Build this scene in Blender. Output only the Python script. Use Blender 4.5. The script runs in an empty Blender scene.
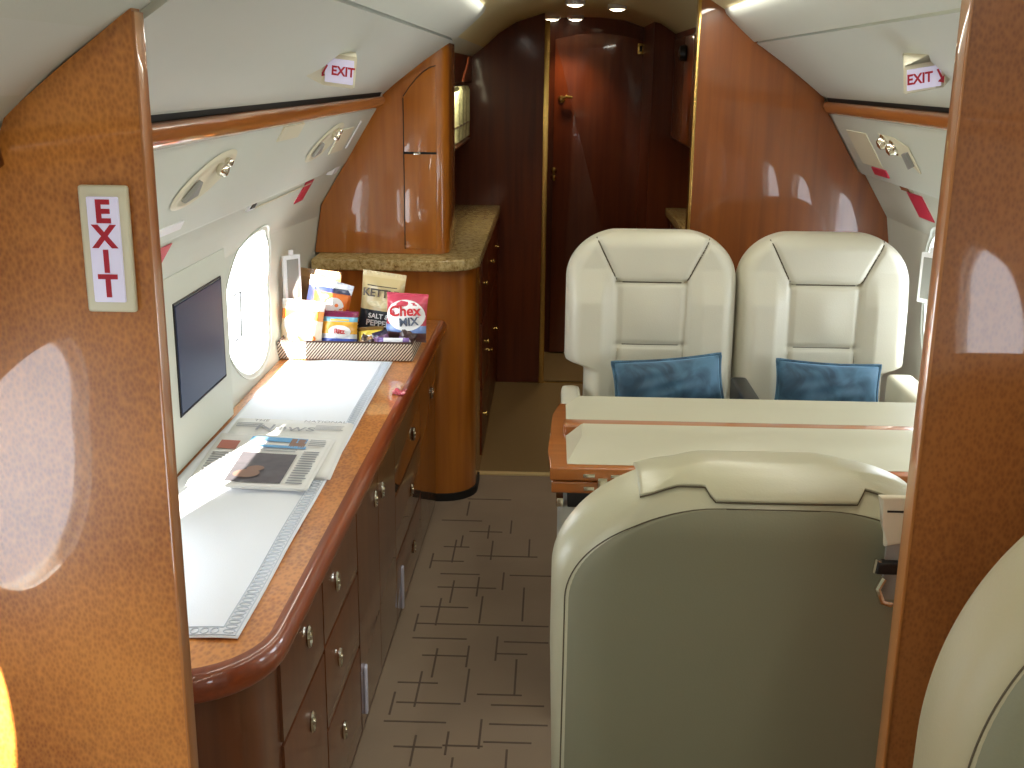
import bpy, bmesh, math, random
from mathutils import Vector, Matrix
random.seed(7)
S = bpy.context.scene
COL = S.collection
PI = math.pi

# ------------------------------------------------------------------ camera
cam_d = bpy.data.cameras.new('camera'); cam = bpy.data.objects.new('camera', cam_d); COL.objects.link(cam)
cam_d.sensor_width = 36; cam_d.lens = 1115 / 1024 * 36; cam_d.clip_start = .02
right = Vector((0.999312, 0.035413, 0.011046)); down = Vector((0.020108, -0.266897, -0.963515)); fwd = Vector((-0.031173, 0.963074, -0.267425))
M = Matrix.Identity(4)
for i in range(3):
    M[i][0] = right[i]; M[i][1] = -down[i]; M[i][2] = -fwd[i]
M[2][3] = 1.6
cam.matrix_world = M
S.camera = cam
# ------------------------------------------------------------------ view, sky, sun
S.view_settings.view_transform = 'Standard'; S.view_settings.look = 'None'
S.view_settings.gamma = 1; S.view_settings.use_curve_mapping = False
S.view_settings.exposure = -0.15
SKY = 9.5; SUN = 75.0; COVE_FILL = 2.6; DOWN = 8; DOME = 12.0
W = bpy.data.worlds.new('sky'); S.world = W; W.use_nodes = True
bg = W.node_tree.nodes['Background']; bg.inputs[0].default_value = (.86, .93, 1, 1); bg.inputs[1].default_value = SKY
sd = bpy.data.lights.new('sun', 'SUN'); so = bpy.data.objects.new('sun', sd); COL.objects.link(so)
sd.energy = SUN; sd.angle = math.radians(.6); sd.color = (1, .93, .82)
so.rotation_euler = Vector((.27, .9, -.29)).to_track_quat('-Z', 'Y').to_euler()
S.cycles.max_bounces = 10; S.cycles.diffuse_bounces = 6; S.cycles.glossy_bounces = 5; S.cycles.transparent_max_bounces = 12
S.cycles.use_denoising = True; S.cycles.sample_clamp_indirect = 6; S.cycles.blur_glossy = .5

# ------------------------------------------------------------------ materials
def lin(c):
    return tuple((v / 12.92 if v <= .04045 else ((v + .055) / 1.055) ** 2.4) for v in [x / 255 for x in c]) + (1,)
def mat(name, rgb, rough=.5, metal=0, coat=0, spec=.5, sheen=0, emis=0, bump=0, bscale=40, var=0, vscale=8, coat_r=.04):
    m = bpy.data.materials.new(name); m.use_nodes = True; nt = m.node_tree; p = nt.nodes['Principled BSDF']
    p.inputs['Base Color'].default_value = lin(rgb); p.inputs['Roughness'].default_value = rough
    p.inputs['Metallic'].default_value = metal; p.inputs['Coat Weight'].default_value = coat; p.inputs['Coat Roughness'].default_value = coat_r
    p.inputs['Specular IOR Level'].default_value = spec; p.inputs['Sheen Weight'].default_value = sheen
    if emis: p.inputs['Emission Color'].default_value = lin(rgb); p.inputs['Emission Strength'].default_value = emis
    tc = nt.nodes.new('ShaderNodeTexCoord')
    if bump:
        n = nt.nodes.new('ShaderNodeTexNoise'); n.inputs['Scale'].default_value = bscale; n.inputs['Detail'].default_value = 3
        b = nt.nodes.new('ShaderNodeBump'); b.inputs['Strength'].default_value = bump; b.inputs['Distance'].default_value = .01
        nt.links.new(tc.outputs['Object'], n.inputs['Vector']); nt.links.new(n.outputs['Fac'], b.inputs['Height']); nt.links.new(b.outputs['Normal'], p.inputs['Normal'])
    n = nt.nodes.new('ShaderNodeTexNoise'); n.inputs['Scale'].default_value = vscale; n.inputs['Detail'].default_value = 4
    mx = nt.nodes.new('ShaderNodeMix'); mx.data_type = 'RGBA'; v = max(var, .02)
    mx.inputs[6].default_value = tuple(min(1, c * (1 - v)) for c in lin(rgb)[:3]) + (1,); mx.inputs[7].default_value = tuple(min(1, c * (1 + v)) for c in lin(rgb)[:3]) + (1,)
    nt.links.new(tc.outputs['Object'], n.inputs['Vector']); nt.links.new(n.outputs['Fac'], mx.inputs[0]); nt.links.new(mx.outputs[2], p.inputs['Base Color'])
    return m
def wood(name, a, b, kind='grain', scale=(1, 1, 1), rough=.35, coat=1, axis='z', coat_r=.03, fig=1.0):
    m = bpy.data.materials.new(name); m.use_nodes = True; nt = m.node_tree; p = nt.nodes['Principled BSDF']; L = nt.links
    p.inputs['Roughness'].default_value = rough; p.inputs['Coat Weight'].default_value = coat; p.inputs['Coat Roughness'].default_value = coat_r
    tc = nt.nodes.new('ShaderNodeTexCoord'); mp = nt.nodes.new('ShaderNodeMapping'); L.new(tc.outputs['Object'], mp.inputs[0])
    n2 = nt.nodes.new('ShaderNodeTexNoise'); r = nt.nodes.new('ShaderNodeValToRGB')
    if kind == 'lace':   # short mottled flecks
        mp.inputs['Scale'].default_value = (150 * scale[0], 150 * scale[1], 95 * scale[2])
        v = nt.nodes.new('ShaderNodeTexVoronoi'); v.inputs['Scale'].default_value = 1.6; v.inputs['Randomness'].default_value = 1; v.feature = 'SMOOTH_F1'; v.inputs['Smoothness'].default_value = .35
        L.new(mp.outputs[0], v.inputs['Vector']); src = v.outputs['Distance']
        n2.inputs['Scale'].default_value = 5; L.new(tc.outputs['Object'], n2.inputs['Vector'])
        ad = nt.nodes.new('ShaderNodeMath'); ad.operation = 'MULTIPLY_ADD'; ad.inputs[1].default_value = .55 * fig; L.new(src, ad.inputs[0])
        ml = nt.nodes.new('ShaderNodeMath'); ml.operation = 'MULTIPLY'; ml.inputs[1].default_value = .75; L.new(n2.outputs['Fac'], ml.inputs[0]); L.new(ml.outputs[0], ad.inputs[2])
        L.new(ad.outputs[0], r.inputs[0]); r.color_ramp.elements[0].position = .3; r.color_ramp.elements[1].position = .82
    else:
        sc = {'z': (22, 22, 1.1), 'y': (22, 1.1, 22), 'x': (1.1, 22, 22)}[axis]
        mp.inputs['Scale'].default_value = tuple(s * k for s, k in zip(sc, scale))
        n1 = nt.nodes.new('ShaderNodeTexNoise'); n1.inputs['Scale'].default_value = 1.6; n1.inputs['Detail'].default_value = 5; n1.inputs['Distortion'].default_value = .3
        L.new(mp.outputs[0], n1.inputs['Vector'])
        n2.inputs['Scale'].default_value = 2.2; L.new(tc.outputs['Object'], n2.inputs['Vector'])
        ad = nt.nodes.new('ShaderNodeMath'); ad.operation = 'MULTIPLY_ADD'; ad.inputs[1].default_value = .6; L.new(n1.outputs['Fac'], ad.inputs[0])
        ml = nt.nodes.new('ShaderNodeMath'); ml.operation = 'MULTIPLY'; ml.inputs[1].default_value = .4; L.new(n2.outputs['Fac'], ml.inputs[0]); L.new(ml.outputs[0], ad.inputs[2])
        L.new(ad.outputs[0], r.inputs[0]); r.color_ramp.elements[0].position = .36; r.color_ramp.elements[1].position = .66
    r.color_ramp.elements[0].color = lin(a); r.color_ramp.elements[1].color = lin(b)
    L.new(r.outputs[0], p.inputs['Base Color'])
    return m
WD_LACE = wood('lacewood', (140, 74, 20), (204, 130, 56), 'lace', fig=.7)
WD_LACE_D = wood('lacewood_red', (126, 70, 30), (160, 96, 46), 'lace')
WD_EDGE = wood('pale_wood_edge', (156, 94, 42), (186, 120, 62), axis='z')
WD_TOP = wood('counter_lacewood', (146, 78, 26), (208, 134, 62), 'lace', scale=(.6, .35, 1), coat_r=.04)
WD_NOSE = wood('counter_edge', (112, 44, 12), (150, 70, 24), axis='y')
WD_CAB = wood('cabinet_wood', (84, 42, 18), (106, 58, 27), axis='z', coat_r=.02)
WD_SAP = wood('sapele', (156, 86, 20), (186, 112, 34), axis='z', coat_r=.02)
WD_SAPR = wood('sapele_red', (118, 60, 16), (142, 78, 24), axis='z', coat_r=.02)
WD_DARK = wood('mahogany', (80, 32, 12), (104, 46, 18), axis='z', coat_r=.08, coat=.15)
WD_DARK.node_tree.nodes['Principled BSDF'].inputs['Specular IOR Level'].default_value = .25
WD_DOOR = wood('door_mahogany', (98, 38, 12), (122, 54, 18), axis='z', coat_r=.03)
WD_RAIL = wood('rail_wood', (152, 84, 28), (186, 112, 46), axis='y')
WD_TABLE = wood('table_wood', (142, 78, 24), (178, 104, 40), axis='x')
LINING = mat('ivory_lining', (208, 211, 200), .55, bump=.05, bscale=300)
LINING_W = mat('ceiling_lining', (210, 213, 204), .5)
CEIL_B = mat('beige_ceiling', (222, 210, 164), .6)
LEATHER = mat('cream_leather', (202, 198, 180), .36, bump=.08, bscale=260, spec=.5)
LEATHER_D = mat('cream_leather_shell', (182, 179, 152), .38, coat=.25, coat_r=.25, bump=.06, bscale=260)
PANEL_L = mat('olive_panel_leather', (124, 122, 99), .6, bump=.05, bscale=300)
PIPE = mat('seam_cord', (84, 74, 56), .7)
SHELL = mat('cream_plastic', (220, 214, 190), .4)
DARK = mat('dark_gap', (20, 19, 16), .7)
BLACK = mat('black_plastic', (18, 18, 20), .4)
CHROME = mat('polished_nickel', (225, 220, 205), .15, metal=1)
GOLD = mat('brass', (205, 170, 100), .25, metal=1)
BRASSD = mat('aged_brass', (150, 120, 70), .3, metal=1)
WHITE = mat('white_plastic', (232, 232, 236), .4)
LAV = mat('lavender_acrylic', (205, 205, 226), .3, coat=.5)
RED = mat('red_letter', (176, 16, 44), .5)
PLAC = mat('red_placard', (196, 44, 72), .5)
STRIP = mat('brass_strip', (226, 204, 150), .45, metal=.3)
GREY = mat('grey_plastic', (140, 140, 136), .5)
CLOTH = mat('white_cloth', (226, 230, 238), .8, bump=.1, bscale=400)
LACE = mat('lace_band', (196, 204, 216), .85)
PAPER = mat('newsprint', (222, 222, 220), .8)
INK = mat('newsprint_ink', (158, 160, 166), .8)
SCREEN = mat('dark_screen', (40, 56, 86), .4, spec=.3)
GALF = mat('galley_floor', (132, 108, 70), .45)

def granite():
    m = bpy.data.materials.new('granite'); m.use_nodes = True; nt = m.node_tree; p = nt.nodes['Principled BSDF']; L = nt.links
    tc = nt.nodes.new('ShaderNodeTexCoord'); n = nt.nodes.new('ShaderNodeTexNoise'); n.inputs['Scale'].default_value = 55; n.inputs['Detail'].default_value = 6; n.inputs['Roughness'].default_value = .8
    r = nt.nodes.new('ShaderNodeValToRGB'); e = r.color_ramp.elements; e[0].position = .34; e[0].color = lin((110, 84, 50)); e[1].position = .62; e[1].color = lin((208, 186, 136))
    k = e.new(.46); k.color = lin((176, 150, 96))
    L.new(tc.outputs['Object'], n.inputs['Vector']); L.new(n.outputs['Fac'], r.inputs[0]); L.new(r.outputs[0], p.inputs['Base Color'])
    p.inputs['Roughness'].default_value = .15; return m
GRANITE = granite()
def velvet():
    m = bpy.data.materials.new('blue_velvet'); m.use_nodes = True; nt = m.node_tree; p = nt.nodes['Principled BSDF']; L = nt.links
    tc = nt.nodes.new('ShaderNodeTexCoord'); n = nt.nodes.new('ShaderNodeTexNoise'); n.inputs['Scale'].default_value = 11; n.inputs['Detail'].default_value = 4; n.inputs['Distortion'].default_value = 1
    r = nt.nodes.new('ShaderNodeValToRGB'); e = r.color_ramp.elements; e[0].position = .35; e[0].color = lin((24, 54, 74)); e[1].position = .68; e[1].color = lin((70, 110, 136))
    L.new(tc.outputs['Object'], n.inputs['Vector']); L.new(n.outputs['Fac'], r.inputs[0]); L.new(r.outputs[0], p.inputs['Base Color'])
    p.inputs['Roughness'].default_value = .6; p.inputs['Sheen Weight'].default_value = 1; p.inputs['Sheen Roughness'].default_value = .4; p.inputs['Sheen Tint'].default_value = lin((150, 190, 220))
    return m
VELVET = velvet()
def weave():
    m = bpy.data.materials.new('basket_weave'); m.use_nodes = True; nt = m.node_tree; p = nt.nodes['Principled BSDF']; L = nt.links
    tc = nt.nodes.new('ShaderNodeTexCoord'); mp = nt.nodes.new('ShaderNodeMapping'); mp.inputs['Rotation'].default_value = (0, math.radians(-40), 0)
    w = nt.nodes.new('ShaderNodeTexWave'); w.inputs['Scale'].default_value = 42; w.inputs['Distortion'].default_value = .6
    r = nt.nodes.new('ShaderNodeValToRGB'); e = r.color_ramp.elements; e[0].position = .35; e[0].color = lin((70, 40, 26)); e[1].position = .65; e[1].color = lin((214, 198, 180))
    L.new(tc.outputs['Object'], mp.inputs[0]); L.new(mp.outputs[0], w.inputs['Vector']); L.new(w.outputs['Fac'], r.inputs[0]); L.new(r.outputs[0], p.inputs['Base Color']); p.inputs['Roughness'].default_value = .6
    return m
WEAVE = weave()
def glass(name, fac=.08, tint=(1, 1, 1, 1)):
    m = bpy.data.materials.new(name); m.use_nodes = True; nt = m.node_tree; nt.nodes.clear()
    o = nt.nodes.new('ShaderNodeOutputMaterial'); mx = nt.nodes.new('ShaderNodeMixShader'); t = nt.nodes.new('ShaderNodeBsdfTransparent'); g = nt.nodes.new('ShaderNodeBsdfGlossy')
    g.inputs['Roughness'].default_value = .03; t.inputs[0].default_value = tint; lw = nt.nodes.new('ShaderNodeLayerWeight'); lw.inputs[0].default_value = .5; pw = nt.nodes.new('ShaderNodeMath'); pw.operation = 'POWER'; pw.inputs[1].default_value = 5; nt.links.new(lw.outputs['Facing'], pw.inputs[0])
    fr = nt.nodes.new('ShaderNodeMath'); fr.operation = 'MULTIPLY_ADD'; fr.inputs[1].default_value = .5; fr.inputs[2].default_value = .03; nt.links.new(pw.outputs[0], fr.inputs[0])
    nt.links.new(fr.outputs[0], mx.inputs[0]); nt.links.new(t.outputs[0], mx.inputs[1]); nt.links.new(g.outputs[0], mx.inputs[2]); nt.links.new(mx.outputs[0], o.inputs[0])
    return m
PANE = glass('window_glass')
TUMB = mat('crystal_glass', (226, 224, 178), .12, coat=.6, var=.25, vscale=60, bump=.6, bscale=70)
LAMP = mat('lamp_face', (255, 240, 205), .5, emis=14)
LAMPR = mat('reading_lens', (240, 236, 220), .1, coat=1)
LIT = mat('lit_sign_face', (214, 210, 236), .4, emis=.25)

# ------------------------------------------------------------------ mesh helpers
def link(o, parent=None):
    COL.objects.link(o)
    if parent: o.parent = parent
    return o
def tag(o, label=None, cat=None, group=None, kind=None):
    if label: o['label'] = label
    if cat: o['category'] = cat
    if group: o['group'] = group
    if kind: o['kind'] = kind
    return o
def obj(name, bm, m, parent=None, smooth=40):
    bmesh.ops.recalc_face_normals(bm, faces=bm.faces)
    me = bpy.data.meshes.new(name); bm.to_mesh(me); bm.free()
    for k in (m if isinstance(m, (list, tuple)) else [m]): me.materials.append(k)
    if smooth:
        me.polygons.foreach_set('use_smooth', [True] * len(me.polygons)); me.set_sharp_from_angle(angle=math.radians(smooth))
    return link(bpy.data.objects.new(name, me), parent)
def struct(o): o['kind'] = 'structure'; return o
def empty(name, loc, label=None, cat=None, group=None, rz=0):
    o = bpy.data.objects.new(name, None); o.location = loc; o.rotation_euler = (0, 0, rz); COL.objects.link(o); o.empty_display_size = .05
    return tag(o, label, cat, group)
def box(bm, x0, x1, y0, y1, z0, z1, bev=0, seg=2, mi=0):
    vs = [bm.verts.new((x, y, z)) for x in (x0, x1) for y in (y0, y1) for z in (z0, z1)]
    F = [(0, 1, 3, 2), (4, 6, 7, 5), (0, 4, 5, 1), (2, 3, 7, 6), (0, 2, 6, 4), (1, 5, 7, 3)]
    fs = [bm.faces.new([vs[i] for i in f]) for f in F]
    for f in fs: f.material_index = mi
    if bev:
        es = list({e for f in fs for e in f.edges})
        bmesh.ops.bevel(bm, geom=es, offset=bev, segments=seg, profile=.6, affect='EDGES')
    return bm
def bx(*a, **k): return box(bmesh.new(), *a, **k)
def prism(bm, pts, t0, t1, axis='y', bev=0, seg=2, mi=0):
    """closed prism: pts are (a,b) in the plane, extruded t0..t1 along axis"""
    def P(a, b, t): return {'y': (a, t, b), 'x': (t, a, b), 'z': (a, b, t)}[axis]
    A = [bm.verts.new(P(a, b, t0)) for a, b in pts]; B = [bm.verts.new(P(a, b, t1)) for a, b in pts]
    n = len(pts); fs = [bm.faces.new(A), bm.faces.new(B[::-1])]
    sides = [bm.faces.new((A[i], A[(i + 1) % n], B[(i + 1) % n], B[i])) for i in range(n)]
    for f in fs + sides: f.material_index = mi
    if bev:
        es = list({e for f in fs for e in f.edges})
        bmesh.ops.bevel(bm, geom=es, offset=bev, segments=seg, profile=.6, affect='EDGES')
    return bm
def tube(bm, path, r, seg=8, closed=False, mi=0, flat=1.0):
    path = [Vector(p) for p in path]; n = len(path); rings = []
    prev = None
    for i, p in enumerate(path):
        a = path[(i - 1) % n] if (closed or i > 0) else p; b = path[(i + 1) % n] if (closed or i < n - 1) else p
        d = (b - a).normalized()
        u = d.orthogonal().normalized() if prev is None else (prev - d * prev.dot(d)).normalized()
        prev = u; w = d.cross(u)
        rings.append([bm.verts.new(p + (u * math.cos(2 * PI * k / seg) + w * math.sin(2 * PI * k / seg) * flat) * r) for k in range(seg)])
    for i in range(n if closed else n - 1):
        A, B = rings[i], rings[(i + 1) % n]
        for k in range(seg): bm.faces.new((A[k], A[(k + 1) % seg], B[(k + 1) % seg], B[k])).material_index = mi
    if not closed:
        bm.faces.new(rings[0]); bm.faces.new(rings[-1][::-1])
    return bm
def lathe(bm, prof, c, seg=20, axis=Vector((0, 0, 1)), mi=0):
    axis = Vector(axis).normalized(); u = axis.orthogonal().normalized(); w = axis.cross(u); c = Vector(c); R = []
    for r, h in prof:
        R.append([bm.verts.new(c + axis * h + (u * math.cos(2 * PI * k / seg) + w * math.sin(2 * PI * k / seg)) * max(r, 1e-4)) for k in range(seg)])
    for A, B in zip(R, R[1:]):
        for k in range(seg): bm.faces.new((A[k], A[(k + 1) % seg], B[(k + 1) % seg], B[k])).material_index = mi
    bm.faces.new(R[0][::-1]); bm.faces.new(R[-1])
    return bm
def grid(fn, nu, nv, bm=None, mi=0):
    bm = bm or bmesh.new()
    V = [[bm.verts.new(fn(i / nu, j / nv)) for i in range(nu + 1)] for j in range(nv + 1)]
    for j in range(nv):
        for i in range(nu): bm.faces.new((V[j][i], V[j][i + 1], V[j + 1][i + 1], V[j + 1][i])).material_index = mi
    return bm, V
def text_bm(txt, size, M4, depth=.0006, align='CENTER', bold=0, xs=1.0):
    cu = bpy.data.curves.new('t', 'FONT'); cu.body = txt; cu.size = size; cu.extrude = depth; cu.align_x = align; cu.align_y = 'CENTER'; cu.offset = bold
    o = bpy.data.objects.new('t', cu); COL.objects.link(o); bpy.context.view_layer.update()
    me = bpy.data.meshes.new_from_object(o.evaluated_get(bpy.context.evaluated_depsgraph_get()))
    bm = bmesh.new(); bm.from_mesh(me); bmesh.ops.scale(bm, vec=(xs, 1, 1), verts=bm.verts); bmesh.ops.transform(bm, matrix=M4, verts=bm.verts)
    bpy.data.objects.remove(o); bpy.data.curves.remove(cu); bpy.data.meshes.remove(me)
    return bm
def frame4(o, xa, ya):
    """matrix from origin, local x axis and local y axis (z = x cross y)"""
    xa = Vector(xa).normalized(); ya = Vector(ya); ya = (ya - xa * ya.dot(xa)).normalized(); za = xa.cross(ya)
    m = Matrix.Identity(4)
    for i in range(3): m[i][0], m[i][1], m[i][2], m[i][3] = xa[i], ya[i], za[i], o[i]
    return m
def xform(bm, m4): bmesh.ops.transform(bm, matrix=m4, verts=bm.verts); return bm
def text(name, txt, size, M4, m, parent, **k): return obj(name, text_bm(txt, size, M4, **k), m, parent, smooth=0)
def copy_tree(o, parent=None):
    c = o.copy(); COL.objects.link(c)
    if parent: c.parent = parent
    for ch in list(o.children): copy_tree(ch, c)
    return c

# ------------------------------------------------------------------ cabin cross-section
CX = .17
WALL = [(.80, 0), (.93, .2), (1.0, .45), (1.02, .72), (1.042, .85), (1.048, .96), (1.02, 1.13), (.925, 1.285), (.86, 1.40), (.79, 1.52), (.70, 1.60), (.60, 1.67), (.52, 1.73)]
CEIL = [(.52, 1.73), (.44, 1.80), (.36, 1.85), (.22, 1.895), (.08, 1.91)]
def hw(z):
    P = WALL + CEIL[1:]
    for (a, za), (b, zb) in zip(P, P[1:]):
        if za <= z <= zb: return a + (b - a) * (z - za) / (zb - za)
    return P[-1][0]
def sweep(prof, y0, y1, side, th=.03, mi=0):
    """thick sheet: prof (half,z) extruded in y, thickened outward (away from the cabin)"""
    n = len(prof); inn = [Vector((a, z)) for a, z in prof]; out = []
    for i in range(n):
        a = inn[max(i - 1, 0)]; b = inn[min(i + 1, n - 1)]; d = (b - a).normalized(); nrm = Vector((d.y, -d.x))
        if nrm.x < 0: nrm = -nrm
        out.append(inn[i] + nrm * th)
    poly = inn + out[::-1]
    return prism(bmesh.new(), [(CX + side * p.x, p.y) for p in poly], y0, y1, 'y')
YA, YB = -2.2, 6.6
def oval(cy, cz, ry, rz, n=40, e=2.3):
    r = []
    for k in range(n):
        t = 2 * PI * k / n; c, s = math.cos(t), math.sin(t)
        r.append((cy + ry * math.copysign(abs(c) ** (2 / e), c), cz + rz * math.copysign(abs(s) ** (2 / e), s)))
    return r
def cut(o, cutters):
    for cb in cutters:
        c = obj('cutter', cb, DARK, smooth=0)
        md = o.modifiers.new('b', 'BOOLEAN'); md.operation = 'DIFFERENCE'; md.solver = 'EXACT'; md.object = c
        bpy.context.view_layer.update()
        me = bpy.data.meshes.new_from_object(o.evaluated_get(bpy.context.evaluated_depsgraph_get()))
        o.modifiers.clear(); old = o.data; o.data = me; bpy.data.meshes.remove(old); bpy.data.objects.remove(c)
    return o
WZ, WRY, WRZ = .955, .24, .205
LW = [(.64, .955), (1.76, .955), (3.16, .955)]
RWN = [(-.64, .955), (1.75, .955), (2.55, .955), (3.35, .955)]
wl = obj('wall_left', sweep(WALL, YA, YB, -1), LINING, smooth=30)
cut(wl, [prism(bmesh.new(), oval(y, z, WRY, WRZ), -2, -.5, 'x') for y, z in LW])
struct(wl)
wr = obj('wall_right', sweep(WALL, YA, YB, 1), LINING, smooth=30)
cut(wr, [prism(bmesh.new(), oval(y, z, WRY, WRZ), .8, 2, 'x') for y, z in RWN]); struct(wr)
cp = [(CX - a, z) for a, z in CEIL] + [(CX + a, z) for a, z in CEIL[::-1]]
top = [(x, z + .06) for x, z in cp[::-1]]
struct(obj('ceiling', prism(bmesh.new(), cp + top, YA, YB, 'y'), CEIL_B, smooth=30))
sec = [(CX - a, z) for a, z in WALL + CEIL] + [(CX + a, z) for a, z in (WALL + CEIL)[::-1]]
struct(obj('wall_front', prism(bmesh.new(), sec, YA - .04, YA, 'y'), LINING_W, smooth=0))
wn = 0
for side, lst in ((-1, LW), (1, RWN)):
    for y, z in lst:
        wn += 1
        e = empty('window_%d' % wn, (CX + side * 1.03, y, z)); e['kind'] = 'structure'
        xi = side * .0
        # flared ring around the opening
        def ring(r0, r1, xa, xb, n=48):
            bm = bmesh.new(); o1 = oval(0, 0, WRY + r0, WRZ + r0, n); o2 = oval(0, 0, WRY + r1, WRZ + r1, n)
            def xx(zz): return side * (hw(z + zz) - 1.03)
            A = [bm.verts.new((xx(b) + side * xa, a, b)) for a, b in o1]; B = [bm.verts.new((xx(b) + side * xb, a, b)) for a, b in o2]
            C = [bm.verts.new((xx(b) + side * (xb + .01), a, b)) for a, b in o2]; D = [bm.verts.new((xx(b) + side * (xa + .01), a, b)) for a, b in o1]
            for k in range(n):
                j = (k + 1) % n
                for P_, Q_ in ((A, B), (B, C), (C, D), (D, A)): bm.faces.new((P_[k], P_[j], Q_[j], Q_[k]))
            return bm
        fr = obj('window_frame', ring(.014, -.010, -.004, .020), LINING_W, e, smooth=60)
        pn = obj('pane', prism(bmesh.new(), [(a, b) for a, b in oval(0, 0, WRY + .005, WRZ + .005)], side * .024, side * .027, 'x'), PANE, e, smooth=0)
        if side < 0 and abs(y - 1.76) < .01:      # unseen half-drawn shade, added to shorten the sun streak
            sh_ = prism(bmesh.new(), [(a, b) for a, b in oval(0, 0, WRY + .004, WRZ + .004) if b > -.02], side * .012, side * .016, 'x')
            obj('window_shade', sh_, LINING_W, e, smooth=0)
        pl_ = bpy.data.lights.new('window_portal', 'AREA'); pl_.shape = 'RECTANGLE'; pl_.size = .46; pl_.size_y = .42; pl_.cycles.is_portal = True
        po = bpy.data.objects.new('window_portal', pl_); COL.objects.link(po); po.location = (CX + side * 1.10, y, z); po.rotation_euler = (0, math.radians(90) * side, 0)

# ------------------------------------------------------------------ floor with dashed carpet
HD = [(-0.38, -0.27, 3.49), (-0.35, -0.26, 3.61), (-0.23, -0.02, 3.54), (-0.34, -0.21, 3.39), (-0.11, 0.03, 3.39), (-0.34, -0.15, 3.29), (-0.38, -0.23, 3.15), (-0.38, -0.18, 3.04), (-0.18, 0.02, 3.04), (-0.38, -0.22, 2.95), (-0.11, 0.02, 2.94), (-0.34, -0.21, 2.85), (-0.13, -0.04, 2.87), (-0.39, -0.28, 2.7), (-0.17, -0.05, 2.65), (-0.38, -0.21, 2.6), (-0.13, 0.01, 2.6), (-0.4, -0.24, 2.51), (-0.13, 0.02, 2.51), (-0.36, -0.24, 2.4), (-0.24, -0.14, 2.41), (-0.14, -0.02, 2.43), (-0.38, -0.23, 3.85), (-0.3, -0.13, 4.07), (-0.27, -0.15, 3.75)]
VD = [(-0.31, 3.67, 3.48), (-0.38, 3.55, 3.43), (-0.29, 4.04, 3.9), (-0.2, 3.81, 3.69), (-0.12, 3.86, 3.74), (-0.18, 3.67, 3.51), (-0.05, 3.69, 3.54), (-0.29, 3.34, 3.18), (-0.21, 3.37, 3.23), (-0.13, 3.41, 3.28), (-0.19, 3.23, 3.05), (-0.32, 3.21, 3.03), (-0.38, 3.1, 2.99), (-0.06, 3.3, 3.07), (-0.13, 2.97, 2.83), (-0.3, 2.89, 2.73), (-0.21, 2.91, 2.79), (-0.2, 2.78, 2.61), (-0.07, 2.84, 2.65), (-0.33, 2.76, 2.58), (-0.39, 2.65, 2.54), (-0.15, 2.53, 2.4), (-0.23, 2.47, 2.37), (-0.31, 2.45, 2.32), (-0.08, 2.4, 2.32), (-0.21, 2.36, 2.32), (-0.29, 3.71, 3.61)]
CARPET = mat('taupe_carpet', (148, 129, 110), .95, bump=.5, bscale=500, var=.22, vscale=3.0)
DASH = mat('carpet_dash', (96, 80, 68), .95)
bm = bx(CX - .99, CX + .99, YA, 4.36, -.05, 0)
for k in range(3):       # the same motif carries on up the aisle
    dy = -1.78 * k
    for a, b, y in HD:
        if YA < y + dy < 4.3: box(bm, a, b, y + dy - .0028, y + dy + .0028, -.001, .0012, mi=1)
    for x, y1, y0 in VD:
        if YA < y0 + dy < 4.3: box(bm, x - .0028, x + .0028, y0 + dy, y1 + dy, -.001, .0012, mi=1)
struct(obj('floor', bm, [CARPET, DASH], smooth=0))
struct(obj('floor', bx(CX - .99, CX + .99, 4.36, YB, -.05, 0), GALF, smooth=0))
struct(obj('trim_1', bx(-.30, .49, 4.345, 4.375, -.002, .008, bev=.002), STRIP))
struct(obj('trim_2', bx(-.16, .5, 5.80, 5.825, -.002, .006, bev=.002), BRASSD))

# ------------------------------------------------------------------ upper ceiling panels, wood rails, service panels
def panel_sheet(prof, y0, y1, side, th):
    n = len(prof); inn = [Vector(p) for p in prof]; out = []
    for i in range(n):
        a = inn[max(i - 1, 0)]; b = inn[min(i + 1, n - 1)]; d = (b - a).normalized(); nrm = Vector((d.y, -d.x))
        if nrm.y < 0: nrm = -nrm
        out.append(inn[i] + nrm * th)
    return [(CX + side * p.x, p.y) for p in inn + out[::-1]]
UP = [(.757, 1.540), (.70, 1.585), (.62, 1.645), (.55, 1.693), (.521, 1.711)]
UP2 = [(.512, 1.716), (.47, 1.752), (.43, 1.788), (.412, 1.806), (.405, 1.822)]
n_tr = 2
for side, nm in ((-1, 'left'), (1, 'right')):
    for a, b in ((YA, 1.19), (1.24, 4.05 if side < 0 else 3.995)):
        up_ = .012 if a < 0 else 0
        struct(obj('ceiling_' + nm, prism(bmesh.new(), panel_sheet([(h, z + up_) for h, z in UP], a, b, side, .012), a, b, 'y', bev=.0012), LINING_W))
        struct(obj('ceiling_' + nm, prism(bmesh.new(), panel_sheet([(h, z + up_ * .5) for h, z in UP2], a, b, side, .012), a, b, 'y', bev=.0012), LINING_W))
        # dark shadow gap strip behind the rail
        n_tr += 1
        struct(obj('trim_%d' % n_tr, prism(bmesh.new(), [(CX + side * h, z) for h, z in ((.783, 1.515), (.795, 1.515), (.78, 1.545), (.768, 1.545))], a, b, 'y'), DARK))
        n_tr += 1
        rp = [(.80, 1.482), (.786, 1.480), (.771, 1.490), (.762, 1.505), (.764, 1.518), (.772, 1.524), (.79, 1.520)]
        struct(obj('trim_%d' % n_tr, prism(bmesh.new(), [(CX + side * h, z) for h, z in rp], a, b, 'y'), WD_RAIL, smooth=60))
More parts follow.
